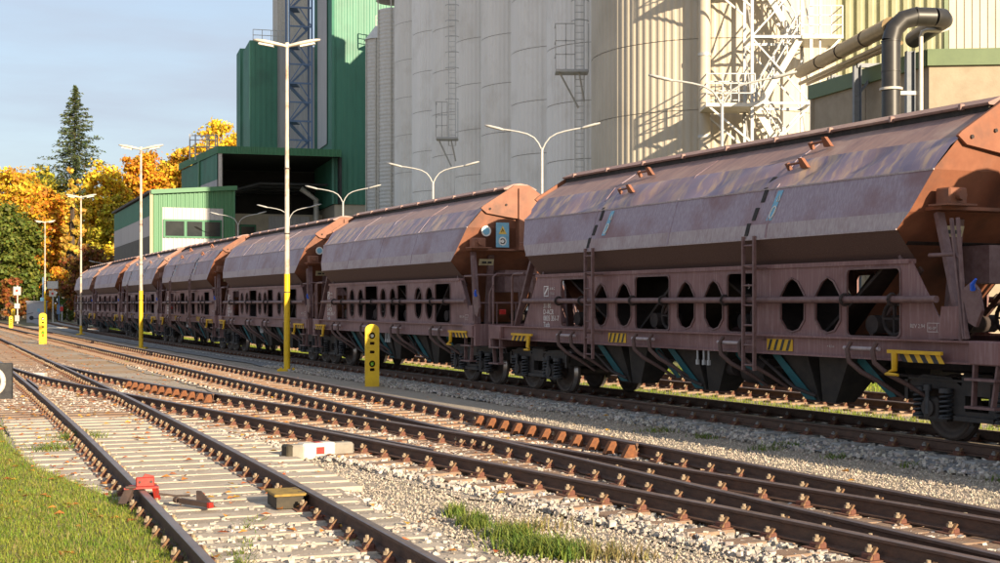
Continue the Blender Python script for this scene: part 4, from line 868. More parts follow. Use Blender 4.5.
# ------------------------------------------------------------------ plant buildings
dA = Vector((-.2775,.9608,0)); dB = Vector((.9608,.2775,0))
def rib_wall(b, p0, p1, z0, z1, pitch=.3, depth=.05, m=0, duty=.5, top=None):   # trapezoid-ribbed sheet from p0 to p1, outside on the right of p0->p1... normal = d x up
    p0 = Vector((p0[0],p0[1],0)); p1 = Vector((p1[0],p1[1],0)); L = (p1-p0).length; d = (p1-p0)/L; nrm = Vector((d.y,-d.x,0)); k = max(1,int(round(L/pitch))); pt = L/k; xs = []
    for i in range(k):
        a = i*pt; xs += [(a,0),(a+pt*(1-duty)*.8,0),(a+pt*(1-duty),1),(a+pt*.9,1)]
    xs.append((L,0)); vs = []
    for x, h in xs:
        q = p0+d*x+nrm*(depth*h); zt = z1 if top is None else z1+(top-z1)*x/L; vs += [(q.x,q.y,z0),(q.x,q.y,zt)]
    b.add(vs, [(2*i,2*i+2,2*i+3,2*i+1) for i in range(len(xs)-1)], False, m); return b
def silo(label, c, r, H, m, group, courses, zoff, ribs):
    T = thing('silo', label, 'silo', (c[0],c[1],0), group=group); zs = [0]+[z for z in np.arange(zoff, H, courses)]+[H]; n = ribs*4
    for i in range(len(zs)-1):
        b = MB(); vs = []
        for z in (zs[i]+.015, zs[i+1]-.015):
            for k in range(n): a = 2*math.pi*k/n; rr = r+(.032 if k%4 in (2,3) else 0); vs.append((rr*math.cos(a), rr*math.sin(a), z))
        b.add(vs, [(k,(k+1)%n,n+(k+1)%n,n+k) for k in range(n)]); b.build('cladding_course', m, T)
    b = MB(); b.cyl((0,0,0),(0,0,H-.05),r-.02,n=48,caps=True)
    b.build('shell','silo_seam',T)
    b = MB(); b.cyl((0,0,H),(0,0,H+.9),r+.08,.8,n=48); b.build('roof',m,T)
    return T
c0 = Vector((5.3,67.5,0)); SP = 6.05
names = ['grey corrugated silo next to the big cream silo','second grey silo left of the big cream silo','third grey silo left of the big cream silo','fourth grey silo left of the big cream silo, carrying the small ladder platform','fifth grey silo left of the big cream silo','sixth grey silo left of the big cream silo','seventh grey silo left of the big cream silo, farthest smooth one']
SILO = []
for k in range(7):
    c = c0+dA*SP*k; SILO.append(c); silo(names[k], c, 3.0, 31, 'silo_grey', 'row of grey silos', 2.72, .6+.9*(k%2), 64)
cb = Vector((px(712,59.5),59.5,0)); silo('big sunlit cream corrugated silo with rounded front beside the stair tower', cb, 5.15, 31, 'silo_cream', 'row of grey silos', 2.80, 1.2, 104)
# two slim horizontally ribbed bins at the far end of the row
def bin_(label, c, r, H):
    T = thing('grain_bin', label, 'grain bin', (c[0],c[1],0), group='slim ribbed bins'); n = 40
    for i in range(int(H/1.2)):
        b = MB(); vs = []; rows = 9
        for j in range(rows):
            z = i*1.2+1.19*j/(rows-1); rr = r+.022*(j%2)
            for k in range(n): a = 2*math.pi*k/n; vs.append((rr*math.cos(a),rr*math.sin(a),z))
        b.add(vs, [(j*n+k,j*n+(k+1)%n,(j+1)*n+(k+1)%n,(j+1)*n+k) for j in range(rows-1) for k in range(n)]); b.build('ring_sheet','bin_metal',T)
    b = MB(); b.cyl((0,0,H-.2),(0,0,H+1.0),r+.15,.5,n=n); b.build('roof','bin_metal',T)
    b = MB()
    for q in range(3): a = R(205+q*50); b.bar((math.cos(a)*(r+.08),math.sin(a)*(r+.08),0),(math.cos(a)*(r+.08),math.sin(a)*(r+.08),H-.2),.10,.08)
    b.build('stiffener','pipe_white',T); return T
cbn = c0+dA*SP*6.95; bin_('slim ribbed bin beside the farthest grey silo', (px(398,110),110), 1.6, 26.2); bin_('slimmest ribbed bin against the green tower', (px(381,116),116), 1.25, 24.2)
mh = c0+dA*SP*1.0+dB*3.6; T = thing('shade_block', 'long grey block added unseen behind the row of silos to shade the green tower', 'building', tuple(mh))  # unseen block, added to cast shade on the green tower
def shade_box(b, P, wa, wb, z0, z1):
    a, c, d, e = P, P+dB*wb, P+dB*wb+dA*wa, P+dA*wa
    for q0, q1 in ((a,c),(c,d),(d,e),(e,a)): b.add([(q0.x,q0.y,z0),(q1.x,q1.y,z0),(q1.x,q1.y,z1),(q0.x,q0.y,z1)], [(0,1,2,3)])
    b.add([(q.x,q.y,z1) for q in (a,c,d,e)], [(0,1,2,3)]); return b
shade_box(MB(), mh, 36, 9, -.1, 29.5).build('wall','grey_clad',T,world=True)
b = MB(); b.prism([tuple(mh+Vector((0,0,29.51))),tuple(mh+dB*9+Vector((0,0,29.51))),tuple(mh+dB*4.5+Vector((0,0,31.2)))], dA*36); b.build('roof','roof_dark',T,world=True)
# ladder platforms on the silos
def ladder_platform(label, x, Y, ytop, ybot, yplat, w, flip=1):
    T = thing('ladder_platform', label, 'platform', (px(x,Y),Y,pz(yplat,Y))); H = pz(ytop,Y)-pz(yplat,Y); Lo = pz(ybot,Y)-pz(yplat,Y)
    b = MB(); b.bar((.15,.25,Lo),(.15,.25,H),.05,.05); b.bar((.55,.25,Lo),(.55,.25,H),.05,.05)
    for k in range(int((H-Lo)/.3)): b.bar((.15,.25,Lo+.3*k),(.55,.25,Lo+.3*k),.03,.03)
    b.build('ladder','galvanised',T)
    b = MB(); b.bbox(-w,.7,-.6,.4,-.12,.0,.02); b.build('deck','lamp_grey',T)
    b = MB(); b.bar((-w*.75,-.3,-.12),(.3,.2,-1.6),.06,.06); b.bar((.3,-.3,-.12),(.55,.2,-1.3),.06,.06); b.build('brace','galvanised',T)
    b = MB()
    for q in (-w,-w*.4,.1,.7): b.bar((q,-.57,0),(q,-.57,2.0),.04,.04)
    for z in (.65,1.25,2.0): b.bar((-w,-.57,z),(.1,-.57,z),.04,.04); b.bar((-w,-.57,z),(-w,.4,z),.04,.04)
    b.build('railing','lamp_grey',T)
    b = MB(); 
    for k in range(max(0,int((H-2)/.9))): b.tube([(.35+.38*math.cos(R(a)),-.05+.40*math.sin(R(a)),2.2+.9*k) for a in range(180,361,30)],.02,5)
    b.build('cage_hoop','lamp_grey',T); return T
ladder_platform('ladder platform high on the silo next to the big cream silo', 572, 61.5, -20, 200, 71, .75)
ladder_platform('small ladder platform on the fourth grey silo', 446, 79.5, -30, 145, 138, .55)
# big green tower
def blockbox(T, name, p, wa, wb, z0, z1, m, rib=.4, depth=.06, top=None):
    b = MB(); P = Vector((p[0],p[1],0)); a, c, d, e = P, P+dB*wb, P+dB*wb+dA*wa, P+dA*wa
    for q0, q1 in ((a,c),(c,d),(d,e),(e,a)): rib_wall(b, q0, q1, z0, z1, rib, depth)
    b.add([(q.x,q.y,z1) for q in (a,c,d,e)], [(0,1,2,3)]); return b.build(name, m, T, world=True)
tc_ = Vector((px(333.5,122),122,0)); T = thing('grain_tower', 'tall dark green clad tower left of the silo row with sunlit top', 'tower', tuple(tc_))
zb = pz(204,122); blockbox(T,'cladding',tc_,11.3,7.5,zb,40,'green_clad',.5,.03); blockbox(T,'base',tc_+dA*.1+dB*.1,11.1,7.3,-.1,zb-.01,'beige_wall',9,.0)
b = MB(); q0 = tc_+dA*3.0-dB*.12; q1 = tc_+dA*8.6-dB*.12; rib_wall(b,q1,q0,pz(140,122),40,.5,.03); b.build('grey_strip','grey_clad',T,world=True)
b = MB(); b.bar(tuple(tc_-dB*.03-dA*.03+Vector((0,0,zb))),tuple(tc_-dB*.03-dA*.03+Vector((0,0,40))),.22,.22); b.build('corner_trim','green_clad',T,world=True)
b = MB()
for z, o in ((pz(12,112),0),): 
    p0 = tc_+dB*3.6-dA*2.5; b.box(p0.x-.2,p0.x+5,p0.y-1,p0.y+1.2,z-.15,z)
    for q in range(7): b.bar((p0.x-.2+.85*q,p0.y-1,z),(p0.x-.2+.85*q,p0.y-1,z+1.3),.07,.07)
    for zz in (.45,.9,1.3): b.bar((p0.x-.2,p0.y-1,z+zz),(p0.x+5,p0.y-1,z+zz),.06,.06)
b.build('walkway','galvanised',T,world=True)
# stepped green block with grey flank, behind the shed
p = Vector((px(250,138),138,0)); T = thing('plant_block', 'dark green plant block with grey flank rising behind the shed roof', 'building', tuple(p))
zt = pz(40,138); blockbox(T,'cladding',p,7.1,2.7,-.1,zt,'green_clad',.5,.04); blockbox(T,'grey_flank',p+dB*2.75+dA*.3,6.5,4.4,-.1,zt-.3,'grey_clad',.5,.04)
blockbox(T,'lower_step',p+dA*7.3-dB*.25,4,2.4,-.1,pz(50,146),'green_clad',.5,.04)
blockbox(T,'roof_house',p+dB*2.9+dA*1.5,4,3.3,zt-.2,36,'white_paint',.5,.03)
b = MB()
for q in range(5): b.bar(tuple(p+dB*(.3+.9*q)+Vector((0,0,zt))),tuple(p+dB*(.3+.9*q)+Vector((0,0,zt+1.1))),.06,.06)
for z in (.55,1.1): b.bar(tuple(p+dB*.3+Vector((0,0,zt+z))),tuple(p+dB*3.9+Vector((0,0,zt+z))),.06,.06)
b.build('roof_railing','galvanised',T,world=True)
# blue steel stair tower
p = Vector((px(289,130),130,0)); T = thing('stair_tower', 'narrow blue steel stair tower between the green block and the green tower', 'stair tower', tuple(p))
w, z0, z1 = 2.15, pz(148,130)-1, 37
for a, c in ((0,0),(w,0),(0,w),(w,w)): b = MB(); b.bar(tuple(p+dB*a+dA*c+Vector((0,0,z0))),tuple(p+dB*a+dA*c+Vector((0,0,z1))),.16,.16); b.build('column','blue_steel',T,world=True)
nf = 6; hh = (z1-z0)/nf
for k in range(nf):
    z = z0+k*hh; b = MB(); b.bar(tuple(p+Vector((0,0,z))),tuple(p+dB*w+Vector((0,0,z))),.14,.16); b.bar(tuple(p+Vector((0,0,z+hh/2))),tuple(p+dB*w+Vector((0,0,z+hh/2))),.12,.14); b.bar(tuple(p+Vector((0,0,z))),tuple(p+dB*w*.55+Vector((0,0,z+hh/2))),.10,.10); b.bar(tuple(p+dB*w+Vector((0,0,z+hh/2))),tuple(p+dB*w*.45+Vector((0,0,z+hh))),.10,.10); b.build('lattice','blue_steel',T,world=True)
    b = MB(); e = 1 if k%2 else -1; u0, u1 = (.2,w-.2); b.bar(tuple(p+dB*u0+dA*.9+Vector((0,0,z))),tuple(p+dB*u1+dA*.9+Vector((0,0,z+hh/2))),.7,.18); b.bar(tuple(p+dB*u1+dA*1.6+Vector((0,0,z+hh/2))),tuple(p+dB*u0+dA*1.6+Vector((0,0,z+hh))),.7,.18); b.build('flight','blue_steel',T,world=True)
    b = MB(); b.box(p.x-.1,p.x+.7,p.y+.2,p.y+2.2,z-.1,z); b.build('landing','blue_steel',T,world=True)
# open shed with green fascia
dS = Vector((-.40,.9165,0)); s0 = Vector((px(217.5,118),118,0)); zt = pz(146,118); zf = pz(153.5,118); sw = 10.6
T = thing('open_shed', 'large open shed with dark interior and green fascia left of the green tower', 'shed', tuple(s0))
def seg(b, p0, p1, z0, z1, t=.15): b.bar(tuple(Vector((p0.x,p0.y,(z0+z1)/2))), tuple(Vector((p1.x,p1.y,(z0+z1)/2))), t, z1-z0); return b
s1 = s0+dB*sw
b = MB(); rib_wall(b, s0-dA*.3, s1-dA*.3, zf, zt, .35, .06); rib_wall(b, s0+dS*16.4-dB*.2, s0-dA*.3-dB*.0, zf-.0, zt, .35, .06); b.add([tuple(v+Vector((0,0,zt-.02))) for v in (s0-dA*.3,s1-dA*.3,s1+dA*16,s0+dS*16.4-dB*.2)],[(0,1,2,3)]); b.build('roof_fascia','green_bright',T,world=True)
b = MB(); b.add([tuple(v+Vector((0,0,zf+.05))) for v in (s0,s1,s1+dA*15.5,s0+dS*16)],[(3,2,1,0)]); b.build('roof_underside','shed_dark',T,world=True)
b = MB(); rib_wall(b, s0+dS*16.2, s0+dS*.1, -.1, zf-2.2, .5, .05); b.build('side_wall','grey_clad',T,world=True)
b = MB(); rib_wall(b, s0+dS*16.2, s0+dS*.1, zf-2.19, zf-.01, .5, .05); b.build('side_band','green_clad',T,world=True)
b = MB(); seg(b, s0+dS*7-dB*.12, s0+dS*7.35-dB*.12, -.1, zf-.02, .14); b.build('wall_trim','green_bright',T,world=True)
b = MB(); b.bar(tuple(s0+Vector((.25,0,-.1))),tuple(s0+Vector((.25,0,zf))),.35,.3); b.build('door_post','white_paint',T,world=True)
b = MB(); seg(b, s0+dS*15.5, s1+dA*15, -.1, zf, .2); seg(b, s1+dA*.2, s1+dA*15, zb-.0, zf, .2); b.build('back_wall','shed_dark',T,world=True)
b = MB(); q = s0+dB*1.2+dA*8; seg(b, q, q+dB*9, -.1, 10.2, .25); b.build('inner_wall','beige_wall',T,world=True)
b = MB(); q = s0+dB*2.6+dA*7.8; seg(b, q, q+dB*1.5, 7.2, 9.2, .1); iw = b.build('inner_window','frame_green',T,world=True)
b = MB(); seg(b, q+dB*.15-dA*.06, q+dB*1.35-dA*.06, 7.4, 9.0, .1); b.build('pane','window_glass',iw,world=True)
b = MB(); rib_wall(b, s0+dB*5.2+dA*7.7, s0+dB*9+dA*7.7, 6.5, 10.0, .3, .05); b.build('roller_door','grey_clad',T,world=True)
b = MB(); q = s0+dB*1.0+dA*6.5; b.tube([tuple(q+Vector((0,0,7.9))),tuple(q+dB*4.2+Vector((0,0,7.9))),tuple(q+dB*4.8+Vector((0,0,7.6))),tuple(q+dB*5+Vector((0,0,6)))],.28,10); b.tube([tuple(q+dB*8.4+Vector((0,0,6))),tuple(q+dB*8.4+Vector((0,0,11.5))),tuple(q+dB*7.0+Vector((0,0,12.5)))],.25,10); b.build('inner_pipe','bin_metal',T,world=True)
b = MB(); 
for k in range(4): q = s0+dB*.5+dA*(3+3.5*k); b.tube([tuple(q+Vector((0,0,zf-3.2))),tuple(q+dB*3.4+Vector((0,0,zf-2.2))),tuple(q+dB*9.4+Vector((0,0,zf-2.2)))],.12,6)
b.build('roof_truss','shed_dark',T,world=True)
T = thing('steel_frame', 'pale steel ladder frame on the left corner of the shed roof', 'steel frame', (px(201,124),124,pz(160,124)))
b = MB()
for u in (-1.0,-.5,.55,1.3): b.bar((u,0,0),(u,0,pz(136,124)-pz(162,124)),.1,.1)
for z in (.6,1.2,1.8,2.2): b.bar((-1,0,z),(1.3,0,z),.08,.08)
b.build('frame','lamp_grey',T)
b = MB()
for u in (.55,1.3): b.bar((u,.8,0),(u,.8,2.3),.1,.1)
b.bar((.55,0,2.3),(.55,.8,2.3),.08,.08); b.bar((1.3,0,2.3),(1.3,.8,2.3),.08,.08); b.build('hoop','lamp_grey',T)
# small green building with window band
e0 = Vector((px(152,96),96,0)); da = Vector((-.367,.930,0)); db = Vector((.930,.367,0)); W_ = 5.75; zl, zr = pz(192.5,96), pz(188.5,98.1)
T = thing('office_building', 'small green and grey clad building with a window band above the train', 'building', tuple(e0))
def fz(u): return zl+(zr-zl)*u/W_
E_ = lambda u, o=0: e0+db*u-da*o
ZA, ZB = pz(207,96.5), pz(258,96.5)
def rw(name, m, u0, u1, z0, z1, o, top=None, pitch=.3): b = MB(); rib_wall(b, E_(u0,o), E_(u1,o), z0, z1, pitch, .05, top=top); return b.build(name,m,T,world=True)
rw('front_cladding','green_bright',0,W_,-.1,zl,0,zr)
rw('grey_panel','grey_clad',.70,W_-.85,pz(260,96),pz(208,97),.08)
wz0, wz1 = pz(238,96.8), pz(219.5,96.8); u0, u1 = .75, W_-.95
fr = MB(); seg(fr,E_(u0,.16),E_(u1,.16),wz0,wz1,.06); wf = fr.build('window_band','frame_green',T,world=True)
for k, (a, c) in enumerate(((u0+.15,u0+1.42),(u0+1.62,u0+2.66),(u0+2.86,u1-.12))):
    b = MB(); seg(b,E_(a,.215),E_(c,.215),wz0+.14,wz1-.14,.04); b.build('pane','window_glass',wf,world=True)
b = MB(); b.bar(tuple(E_(-.03,.05)+Vector((0,0,-.1))),tuple(E_(-.03,.05)+Vector((0,0,zl))),.2,.2); b.build('corner_trim','lime_clad',T,world=True)
q1 = e0+da*24.0; zz1 = pz(213,118)
for nm, m, za, zc in (('side_green','green_clad',zl-1.55,zl-.1),('side_upper','grey_clad',zl-2.95,zl-1.56),('side_dark','dark_clad',zl-5.6,zl-2.96),('side_lower','grey_clad',-.1,zl-5.61)):
    b = MB(); rib_wall(b, q1, e0, za, zc, .3, .05); b.build(nm,m,T,world=True)
b = MB(); r0 = e0-da*.2-db*.2; r1 = e0+db*(W_+.15)-da*.2; r2 = r1+da*24.5; r3 = r0+da*24.5
b.prism([(r0.x,r0.y,zl),(r1.x,r1.y,zr),(r2.x,r2.y,zr),(r3.x,r3.y,zl)],(0,0,.16)); b.build('roof','roof_dark',T,world=True)
b = MB(); b.bar(tuple(E_(-.1,.25)+Vector((0,0,zl+.04))),tuple(E_(W_+.1,.25)+Vector((0,0,zr+.04))),.12,.30); b.build('eaves_trim','green_bright',T,world=True)
b = MB(); rib_wall(b, E_(W_,0), E_(W_,0)+da*24, -.1, zr, .3, .05); b.build('right_side','green_clad',T,world=True)
b = MB(); q = E_(-.05,.4)+Vector((0,0,pz(257,96))); b.box(q.x-.25,q.x+.6,q.y-.1,q.y+.3,q.z-.12,q.z+.12); b.build('gutter_box','lamp_grey',T,world=True)

# ------------------------------------------------------------------ right hand side: white stair tower, annex building, ducts
sy = 52.2; o = Vector((px(752,sy),sy,0)); sx = px(811,sy)-px(752,sy)
T = thing('stair_tower', 'white steel zigzag stair tower in front of the big cream silo', 'stair tower', tuple(o))
dep = 1.6
for x, y in ((0,0),(sx,0),(0,dep),(sx,dep),(sx+.36,.1)): b = MB(); b.bar((o.x+x,o.y+y,-.05),(o.x+x,o.y+y,19),.11 if x<=sx else .07,.11 if x<=sx else .07); b.build('column','rail_steel',T,world=True)
zL = pz(103,sy); zR = pz(35,sy); fl = zR-zL
levels = [(zL-2*fl,'L'),(zL-fl,'R'),(zL,'L'),(zR,'R'),(zR+fl,'L'),(zR+2*fl,'R')]
for z, sd in levels:
    b = MB()
    if sd == 'L': b.box(o.x-1.75,o.x+.35,o.y-.1,o.y+dep+.2,z-.14,z)
    else: b.box(o.x+sx-.35,o.x+sx+1.2,o.y-.1,o.y+dep+.2,z-.14,z)
    pf = b.build('platform','pipe_white',T,world=True)
    b = MB(); xa, xb = (o.x-1.72,o.x+.1) if sd=='L' else (o.x+sx-.1,o.x+sx+1.17)
    for yv in (o.y-.08,o.y+dep+.15):
        for q in range(4): xx = xa+(xb-xa)*q/3; b.bar((xx,yv,z),(xx,yv,z+1.1),.04,.04)
        for h in (.37,.74,1.1): b.bar((xa,yv,z+h),(xb,yv,z+h),.04,.04)
    xe = xa if sd=='L' else xb
    for h in (.37,.74,1.1): b.bar((xe,o.y-.08,z+h),(xe,o.y+dep+.15,z+h),.04,.04)
    b.build('railing','rail_steel',pf,world=True)
    for yv in (o.y,o.y+dep):
        b = MB()
        if sd == 'L': b.bar((o.x-1.6,yv,z-.14),(o.x,yv,z-1.5),.07,.07)
        else: b.bar((o.x+sx+1.1,yv,z-.14),(o.x+sx,yv,z-1.3),.07,.07)
        b.build('bracket','galvanised',pf,world=True)
for k in range(len(levels)-1):
    (za, sa), (zc, sc_) = levels[k], levels[k+1]; xa, xb = (o.x+.35,o.x+sx-.35) if sa=='L' else (o.x+sx-.35,o.x+.35); y0 = o.y+(.12 if k%2==0 else 1.02)
    b = MB(); b.bar((xa,y0,za-.05),(xb,y0,zc-.05),.06,.24); b.bar((xa,y0+.72,za-.05),(xb,y0+.72,zc-.05),.06,.24)
    fli = b.build('stair_flight','pipe_white',T,world=True)
    for q in range(10): t = (q+.5)/10; b = MB(); xx = xa+(xb-xa)*t; z = za+(zc-za)*t; b.box(xx-.12,xx+.12,y0+.03,y0+.69,z-.02,z+.02); b.build('tread','pipe_white',fli,world=True)
    b = MB()
    for yv in (y0,y0+.72):
        for h in (.55,1.0): b.bar((xa,yv,za+h),(xb,yv,zc+h),.04,.04)
        for t in (0,.33,.66,1): xx = xa+(xb-xa)*t; z = za+(zc-za)*t; b.bar((xx,yv,z),(xx,yv,z+1.0),.04,.04)
    b.build('handrail','rail_steel',fli,world=True)
b = MB()
for k in range(8):
    z = zL-2*fl+k*fl*.98; 
    if z > 18: break
    for yv in (o.y,o.y+dep): b.bar((o.x,yv,z+.1),(o.x+sx,yv,z+.1),.08,.1); b.bar((o.x,yv,z+.1) if k%2 else (o.x+sx,yv,z+.1),(o.x+sx,yv,z+fl) if k%2 else (o.x,yv,z+fl),.06,.06)
    for xv in (o.x,o.x+sx): b.bar((xv,o.y,z+.1),(xv,o.y+dep,z+.1),.08,.1); b.bar((xv,o.y,z+.1),(xv,o.y+dep,z+fl),.05,.05)
b.build('bracing','rail_steel',T,world=True)
T = thing('down_pipe', 'vertical cream pipe running down the front of the big silo', 'pipe', (px(706,53.5),53.9,0)); b = MB(); b.cyl((0,0,0),(0,0,30),.23,n=14); b.build('pipe','silo_cream',T)
b = MB(); 
for k in range(8): b.cyl((0,0,2+3.2*k),(0,0,2.12+3.2*k),.26,n=14)
b.build('pipe_collar','galvanised',T)
# annex
kc = Vector((px(929,38),38,0)); dE = Vector((.995,-.10,0)); zc = pz(66,38); zt = pz(49.5,38)
T = thing('annex_building', 'concrete annex with green cornice behind the nearest wagon on the right', 'building', tuple(kc))
def wall_seg(b, p0, p1, z0, z1, t): 
    n_ = (p1-p0).normalized(); nn = Vector((n_.y,-n_.x,0)); b.prism([(p0.x,p0.y,z0),(p1.x,p1.y,z0),(p1.x,p1.y,z1),(p0.x,p0.y,z1)], nn*-t); return b
for k in range(2):
    a = kc+dA*(3.3*k+.0); c = kc+dA*(3.3*k+3.27); b = MB(); wall_seg(b, c, a, -.1, zc, .25); b.build('wall_panel','rough_concrete',T,world=True)
for k in range(4):
    a = kc+dE*(4.0*k+.01); c = kc+dE*(4.0*k+3.98); 
    for z0, z1 in ((-.1,zc-2.42),(zc-2.4,zc)): b = MB(); wall_seg(b, a, c, z0, z1, .25); b.build('wall_panel','rough_concrete',T,world=True)
b = MB(); wall_seg(b, kc+dA*6.62+dE*16, kc+dA*6.62, -.1, zc, .25); b.build('rear_wall','rough_concrete',T,world=True)
b = MB(); wall_seg(b, kc+dA*6.6-dB*.1, kc-dB*.1-dE*.0, zc+.002, zt, .4); b.build('cornice','cornice_green',T,world=True)
b = MB(); q = kc-dA*.08; wall_seg(b, q-dB*.1, q+dE*16, zc+.002, zt, .4); b.build('cornice','cornice_green',T,world=True)
b = MB(); b.add([tuple(v+Vector((0,0,zt-.05))) for v in (kc, kc+dE*16, kc+dE*16+dA*6.6, kc+dA*6.6)],[(0,1,2,3)]); b.build('flat_roof','roof_dark',T,world=True)
u0 = Vector((px(945,61),61,0)); uL = Vector((px(806,63.5),63.5,0)); dG = Vector((.99,-.05,0))
T = thing('upper_hall', 'tall ribbed metal hall behind the annex, pale green left and cream right', 'building', tuple(u0))
b = MB(); rib_wall(b, uL, u0, -.1, 24, .50, .12, duty=.45); b.build('green_cladding','lime_clad',T,world=True)
b = MB(); rib_wall(b, u0, u0+dG*14, -.1, 24, .34, .05); b.build('cream_cladding','silo_cream',T,world=True)
b = MB(); b.bar(tuple(u0+Vector((0,-.10,-.1))),tuple(u0+Vector((0,-.10,24))),.18,.18); b.build('corner_trim','cornice_green',T,world=True)
b = MB(); b.add([tuple(v+Vector((0,0,23.9))) for v in (uL,u0,u0+dG*14,u0+dG*14+dA*12,uL+dA*12)],[(0,1,2,3,4)]); b.build('roof','roof_dark',T,world=True)
# big black duct with mitred elbow, returning to the hall
dy = 35.0; dx = px(891,dy); T = thing('air_duct', 'thick black insulated duct with elbow rising behind the nearest wagon', 'duct', (dx,dy,-.05)); rr = .235; zt_ = pz(12.5,dy)+.05
def arc(c, u, v, r, a0, a1, n): return [tuple(Vector(c)+Vector(u)*(r*math.cos(R(a0+(a1-a0)*i/n)))+Vector(v)*(r*math.sin(R(a0+(a1-a0)*i/n)))) for i in range(n+1)]
b = MB(); b.cyl((0,0,0),(0,0,zt_-.72),rr,n=24,caps=False); b.build('riser','duct_black',T)
b = MB(); b.tube(arc((.62,0,zt_-.72),(-1,0,0),(0,0,1),.62,0,90,3), rr+.004, 24, caps=False); b.build('elbow','duct_black',T)
b = MB(); b.cyl((.62,0,zt_-.10),(1.10,.05,zt_-.10),rr,n=24,caps=False); b.tube([(1.10,.05,zt_-.10),(1.34,.15,zt_-.10),(1.46,.40,zt_-.10),(1.47,3.0,zt_-.10)], rr, 24); b.build('return_run','duct_black',T)
b = MB(); 
for z in (zt_-.74,zt_-1.5,2.5): b.cyl((0,0,z),(0,0,z+.03),rr+.012,n=24)
b.cyl((.62,0,zt_-.10),(.65,0,zt_-.10),rr+.012,n=24); b.build('seam_band','duct_black',T)
b = MB(); z = pz(89,dy)+.05; b.cyl((0,0,z-.03),(0,0,z+.03),rr+.05,n=24); b.build('clamp_ring','white_paint',T)
# bronze duct on a bridge along the annex wall
q0 = Vector((px(891,35.0),35.05,pz(25,35.0))); q1 = Vector((px(800,50.5),50.5,pz(72,50.5)))
T = thing('pipe_bridge', 'bronze duct on a steel pipe bridge along the annex wall', 'pipe bridge', (q0.x,q0.y,0)); 
b = MB(); b.cyl(tuple(q0),tuple(q1),.22,n=16); b.build('duct','duct_bronze',T,world=True)
b = MB(); 
for t in (.2,.45,.7): c_ = q0.lerp(q1,t); d_ = (q1-q0).normalized(); b.cyl(tuple(c_),tuple(c_+d_*.06),.24,n=16)
b.build('duct_band','dark_iron',T,world=True)
b = MB(); off = Vector((0,0,-.42)); b.cyl(tuple(q0+off),tuple(q1+off),.07,n=8); b.cyl(tuple(q0+off+dB*.3),tuple(q1+off+dB*.3),.06,n=8); b.build('small_pipe','duct_bronze',T,world=True)
for k, (x, yy) in enumerate(((857,40.8),(910,36.2),(831,45.5))):
    X = px(x,yy); zt2 = np.interp(yy,[35.0,50.5],[q0.z,q1.z])-.55; b = MB(); b.box(X-.09,X+.09,yy-.015,yy+.015,-.05,zt2); b.box(X-.11,X-.09,yy-.11,yy+.11,-.05,zt2); b.box(X+.09,X+.11,yy-.11,yy+.11,-.05,zt2); b.build('column','slate_steel',T,world=True)
    if k != 1: b = MB(); b.bar((X,yy,zt2),(X+.8,yy+.1,zt2+.02),.12,.12); b.bar((X,yy,zt2-.9),(X+.7,yy+.1,zt2),.07,.07); b.build('bracket','slate_steel',T,world=True)
T = thing('service_pipe', 'thin pale pipe with hooked top right of the black duct', 'pipe', (px(921,35.6),35.6,-.05)); z = pz(30,35.6)+.05
b = MB(); b.tube([(0,0,0),(0,0,z-.15),(.04,0,z-.04),(.15,0,z),(.55,.05,z),(.70,.1,z+.05),(.74,.15,z+.18),(.66,.2,z+.28),(.5,.3,z+.3)], .055, 10); b.build('pipe','pipe_white',T)
b = MB(); 
for q in (4.5,z-1.6): b.bar((-.75,.1,q),(.0,.1,q),.06,.10)
b.build('wall_bracket','white_paint',T)

# ------------------------------------------------------------------ trees
def crown(rng, c, rx, ry, rz, nclump, per, leaf, shape='round'):
    C0 = []
    while len(C0) < nclump:
        p = rng.uniform(-1,1,3); r = np.linalg.norm(p)
        if r > 1 or r < .45: continue
        if shape == 'round' and p[2] < -.75: continue
        C0.append(p*(.86+.14*rng.random()))
    C0 = np.array(C0)*np.array([rx,ry,rz])
    cs = rng.uniform(.5,1.25,nclump)*min(rx,rz)*.25
    P = np.repeat(C0,per,0); d = rng.normal(0,1,(len(P),3)); d /= np.linalg.norm(d,axis=1)[:,None]; rad = np.repeat(cs,per)*np.abs(rng.normal(.75,.38,len(P)))
    P = P+d*rad[:,None]*np.array([1,1,.75]); n = len(P)
    nr = d+rng.normal(0,.5,(n,3)); nr /= np.linalg.norm(nr,axis=1)[:,None]; a = np.cross(nr, rng.normal(0,1,(n,3))); a /= np.linalg.norm(a,axis=1)[:,None]; b_ = np.cross(nr,a)
    s = rng.uniform(.6,1.25,n)*leaf; V = np.stack([P-a*s[:,None]*.5-b_*s[:,None]*.2, P+b_*s[:,None]*-.55+nr*s[:,None]*.1, P+a*s[:,None]*.55+b_*s[:,None]*.1, P+b_*s[:,None]*.5-nr*s[:,None]*.1],1)
    V += np.array(c); return V.reshape(-1,3), C0+np.array(c)
